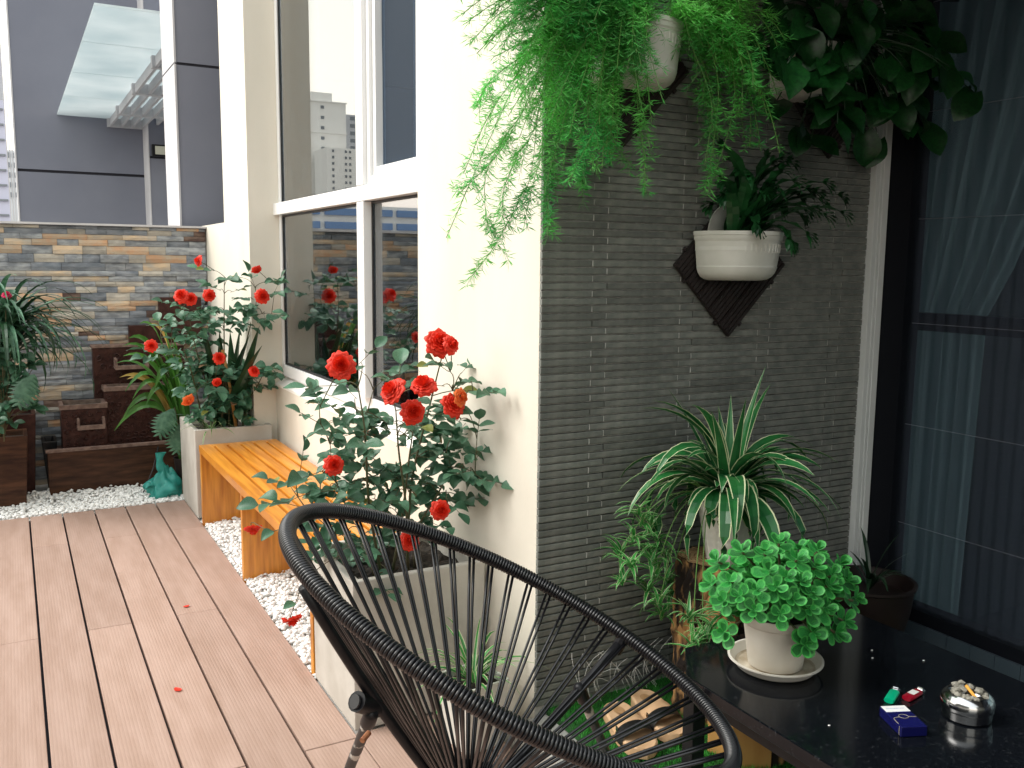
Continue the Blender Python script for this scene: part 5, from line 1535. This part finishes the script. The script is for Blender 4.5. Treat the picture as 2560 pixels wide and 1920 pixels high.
# heart leaved trailing plant
po_ = thing('heart_leaf_plant', (2.36, 2.22, 2.18), 'dark heart leaved trailing plant in the wall pot beside the door', 'plant')
HL = [leaf_mesh('heart_leaf', M['pothos'], .82, 7, .25 + .15 * i, .10 + .06 * i, heart=True) for i in range(3)]
vn = MB()
src_ = Vector((2.36, 2.22, 2.21))
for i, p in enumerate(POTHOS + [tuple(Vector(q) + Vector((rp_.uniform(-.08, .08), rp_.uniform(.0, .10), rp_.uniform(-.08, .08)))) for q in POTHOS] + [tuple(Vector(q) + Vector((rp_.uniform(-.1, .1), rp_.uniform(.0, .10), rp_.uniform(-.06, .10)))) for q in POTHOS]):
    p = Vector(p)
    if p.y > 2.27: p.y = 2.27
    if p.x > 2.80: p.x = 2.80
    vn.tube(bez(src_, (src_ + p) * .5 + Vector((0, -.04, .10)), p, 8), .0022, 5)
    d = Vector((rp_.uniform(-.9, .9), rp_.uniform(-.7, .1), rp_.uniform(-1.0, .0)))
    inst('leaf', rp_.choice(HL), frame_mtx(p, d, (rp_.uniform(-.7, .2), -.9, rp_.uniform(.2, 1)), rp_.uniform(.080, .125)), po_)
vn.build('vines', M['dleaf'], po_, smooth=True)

# crested fern in the lower wall pot
cf_ = thing('crested_fern', (2.062, 2.24, 1.57), 'dark fern with ruffled crested tips in the lower wall pot', 'plant')
def crest(b_, tp, w):
    mb = MB()
    mid = (b_ + tp) * .5 + Vector(((tp.x - b_.x) * -.15, -.02, .10))
    pa = bez(b_, mid, tp, 10)
    strap(mb, pa, w, fold=.25, blunt=.2, ruffle=.004)
    e_, d = pa[-1], (pa[-1] - pa[-2]).normalized()
    sd_ = d.cross(Vector((0, -1, .3))).normalized()
    for k in range(5):
        a = R(-60 + 30 * k)
        dd = (d * math.cos(a) + sd_ * math.sin(a) + Vector((0, 0, -.2))).normalized()
        strap(mb, bez(e_ - d * .012, e_ + dd * .02, e_ + dd * .035 + Vector((0, -.006, -.012)), 4), .016, fold=.2, blunt=.5, ruffle=.003)
    mb.build('frond', M['crest'], cf_, smooth=True)
for i, p in enumerate(CREST):
    crest(Vector((2.06 + rp_.uniform(-.06, .06), 2.24 + rp_.uniform(-.03, .02), 1.575)), Vector(p), rp_.uniform(.030, .046))
for i in range(16):
    crest(Vector((2.06 + rp_.uniform(-.07, .07), 2.25, 1.575)), Vector((2.10 + rp_.uniform(-.2, .26), 2.2 + rp_.uniform(-.08, .06), 1.72 + rp_.uniform(-.06, .14))), .038)

# asparagus fern
af = thing('asparagus_fern', (1.64, 2.22, 2.18), 'bright feathery fern cascading from the top wall pot across the corner', 'plant')
def frond(path, dens=.0125, nl=.030, side_len=.07, nside=8, thin=1.0):
    mb = MB()
    mb.tube(path, .0011, 4, mi=1)
    segs = [(path, 0)]
    n = len(path)
    for k in range(nside):
        q = rp_.randrange(max(1, n // 6), n - 1)
        t_ = (path[min(q + 1, n - 1)] - path[q - 1]).normalized()
        d = (t_ * .7 + Vector((rp_.uniform(-1, 1), rp_.uniform(-.8, .5), rp_.uniform(-.7, .5)))).normalized()
        L = side_len * rp_.uniform(.5, 1.3) * (1.25 - .8 * q / n)
        sp2 = bez(path[q], path[q] + d * L * .6, path[q] + d * L + Vector((0, 0, -L * .3)), 5)
        mb.tube(sp2, .0006, 3, cap=False, mi=1)
        segs.append((sp2, 1))
    for pth, lv in segs:
        tot = sum((pth[i + 1] - pth[i]).length for i in range(len(pth) - 1))
        m = int(tot / dens)
        for j_ in range(m):
            if lv == 0 and j_ < m * .12: continue
            u = (j_ + rp_.random()) / m * (len(pth) - 1)
            i0 = min(int(u), len(pth) - 2)
            c_ = pth[i0].lerp(pth[i0 + 1], u - i0)
            t_ = (pth[i0 + 1] - pth[i0]).normalized()
            for q in range(rp_.choice((5, 6, 7, 8))):
                d = (t_ * rp_.uniform(.3, .7) + Vector((rp_.gauss(0, 1), rp_.gauss(0, 1), rp_.gauss(0, 1))).normalized()).normalized()
                L = nl * rp_.uniform(.6, 1.25)
                s_ = d.orthogonal().normalized() * .0015 * thin
                b0 = len(mb.v)
                e_ = c_ + d * L
                mb.v += [tuple(c_ - s_ * .5), tuple(c_ + d * L * .5 - s_), tuple(e_), tuple(c_ + d * L * .5 + s_)]
                mb.f.append((b0, b0 + 1, b0 + 2, b0 + 3)); mb.mi.append(0)
    mb.build('frond', [M['aspar'], M['asparstem']], af)
for s in STRANDS:
    frond(polyline([(1.66 + rp_.uniform(-.05, .05), 2.21, 2.17)] + s, 26), side_len=.075, nside=14)
for i in range(190):                                   # the dense middle
    if i % 5 == 4:
        ex, ez = rp_.uniform(1.84, 2.0), rp_.uniform(1.80, 2.25)
    else:
        ex, ez = rp_.uniform(.96, 1.54), rp_.uniform(1.72, 2.30)
        ez = max(ez, 2.25 - (ex - .98) * 1.6)
    e_ = Vector((ex, rp_.uniform(1.98, 2.26), ez))
    b_ = Vector((1.64 + (rp_.uniform(.02, .14) if i % 5 == 4 else rp_.uniform(-.14, .02)), 2.24, 2.19))
    mid = (b_ + e_) * .5 + Vector((.06 if i % 5 == 4 else -.04, -.05, .18))
    frond(bez(b_, mid, e_, 18), side_len=.06, nside=9)

# fallen petals on the deck
PM = MB()
PM.grid(lambda u, v: (u - .5, (v - .5) * .7 * math.sin(PI * (u * .8 + .15)), .25 * (u - .5) ** 2 + .2 * (v - .5) ** 2), 4, 4)
PMm = PM.mesh('fallen_petal', M['rose'], smooth=True)
for (x, y, a, s, lb) in ((.60, 4.02, .4, .028, 'small red petal on the deck beside the pebbles'), (.44, 3.22, 2.0, .034, 'larger red petal lying on the middle of the deck')):
    o = inst('fallen_petal', PMm, Matrix.Translation((x, y, .003)) @ Matrix.Rotation(a, 4, 'Z') @ Matrix.Scale(s, 4))
    setp(o, lb, 'petal', 'fallen petals')
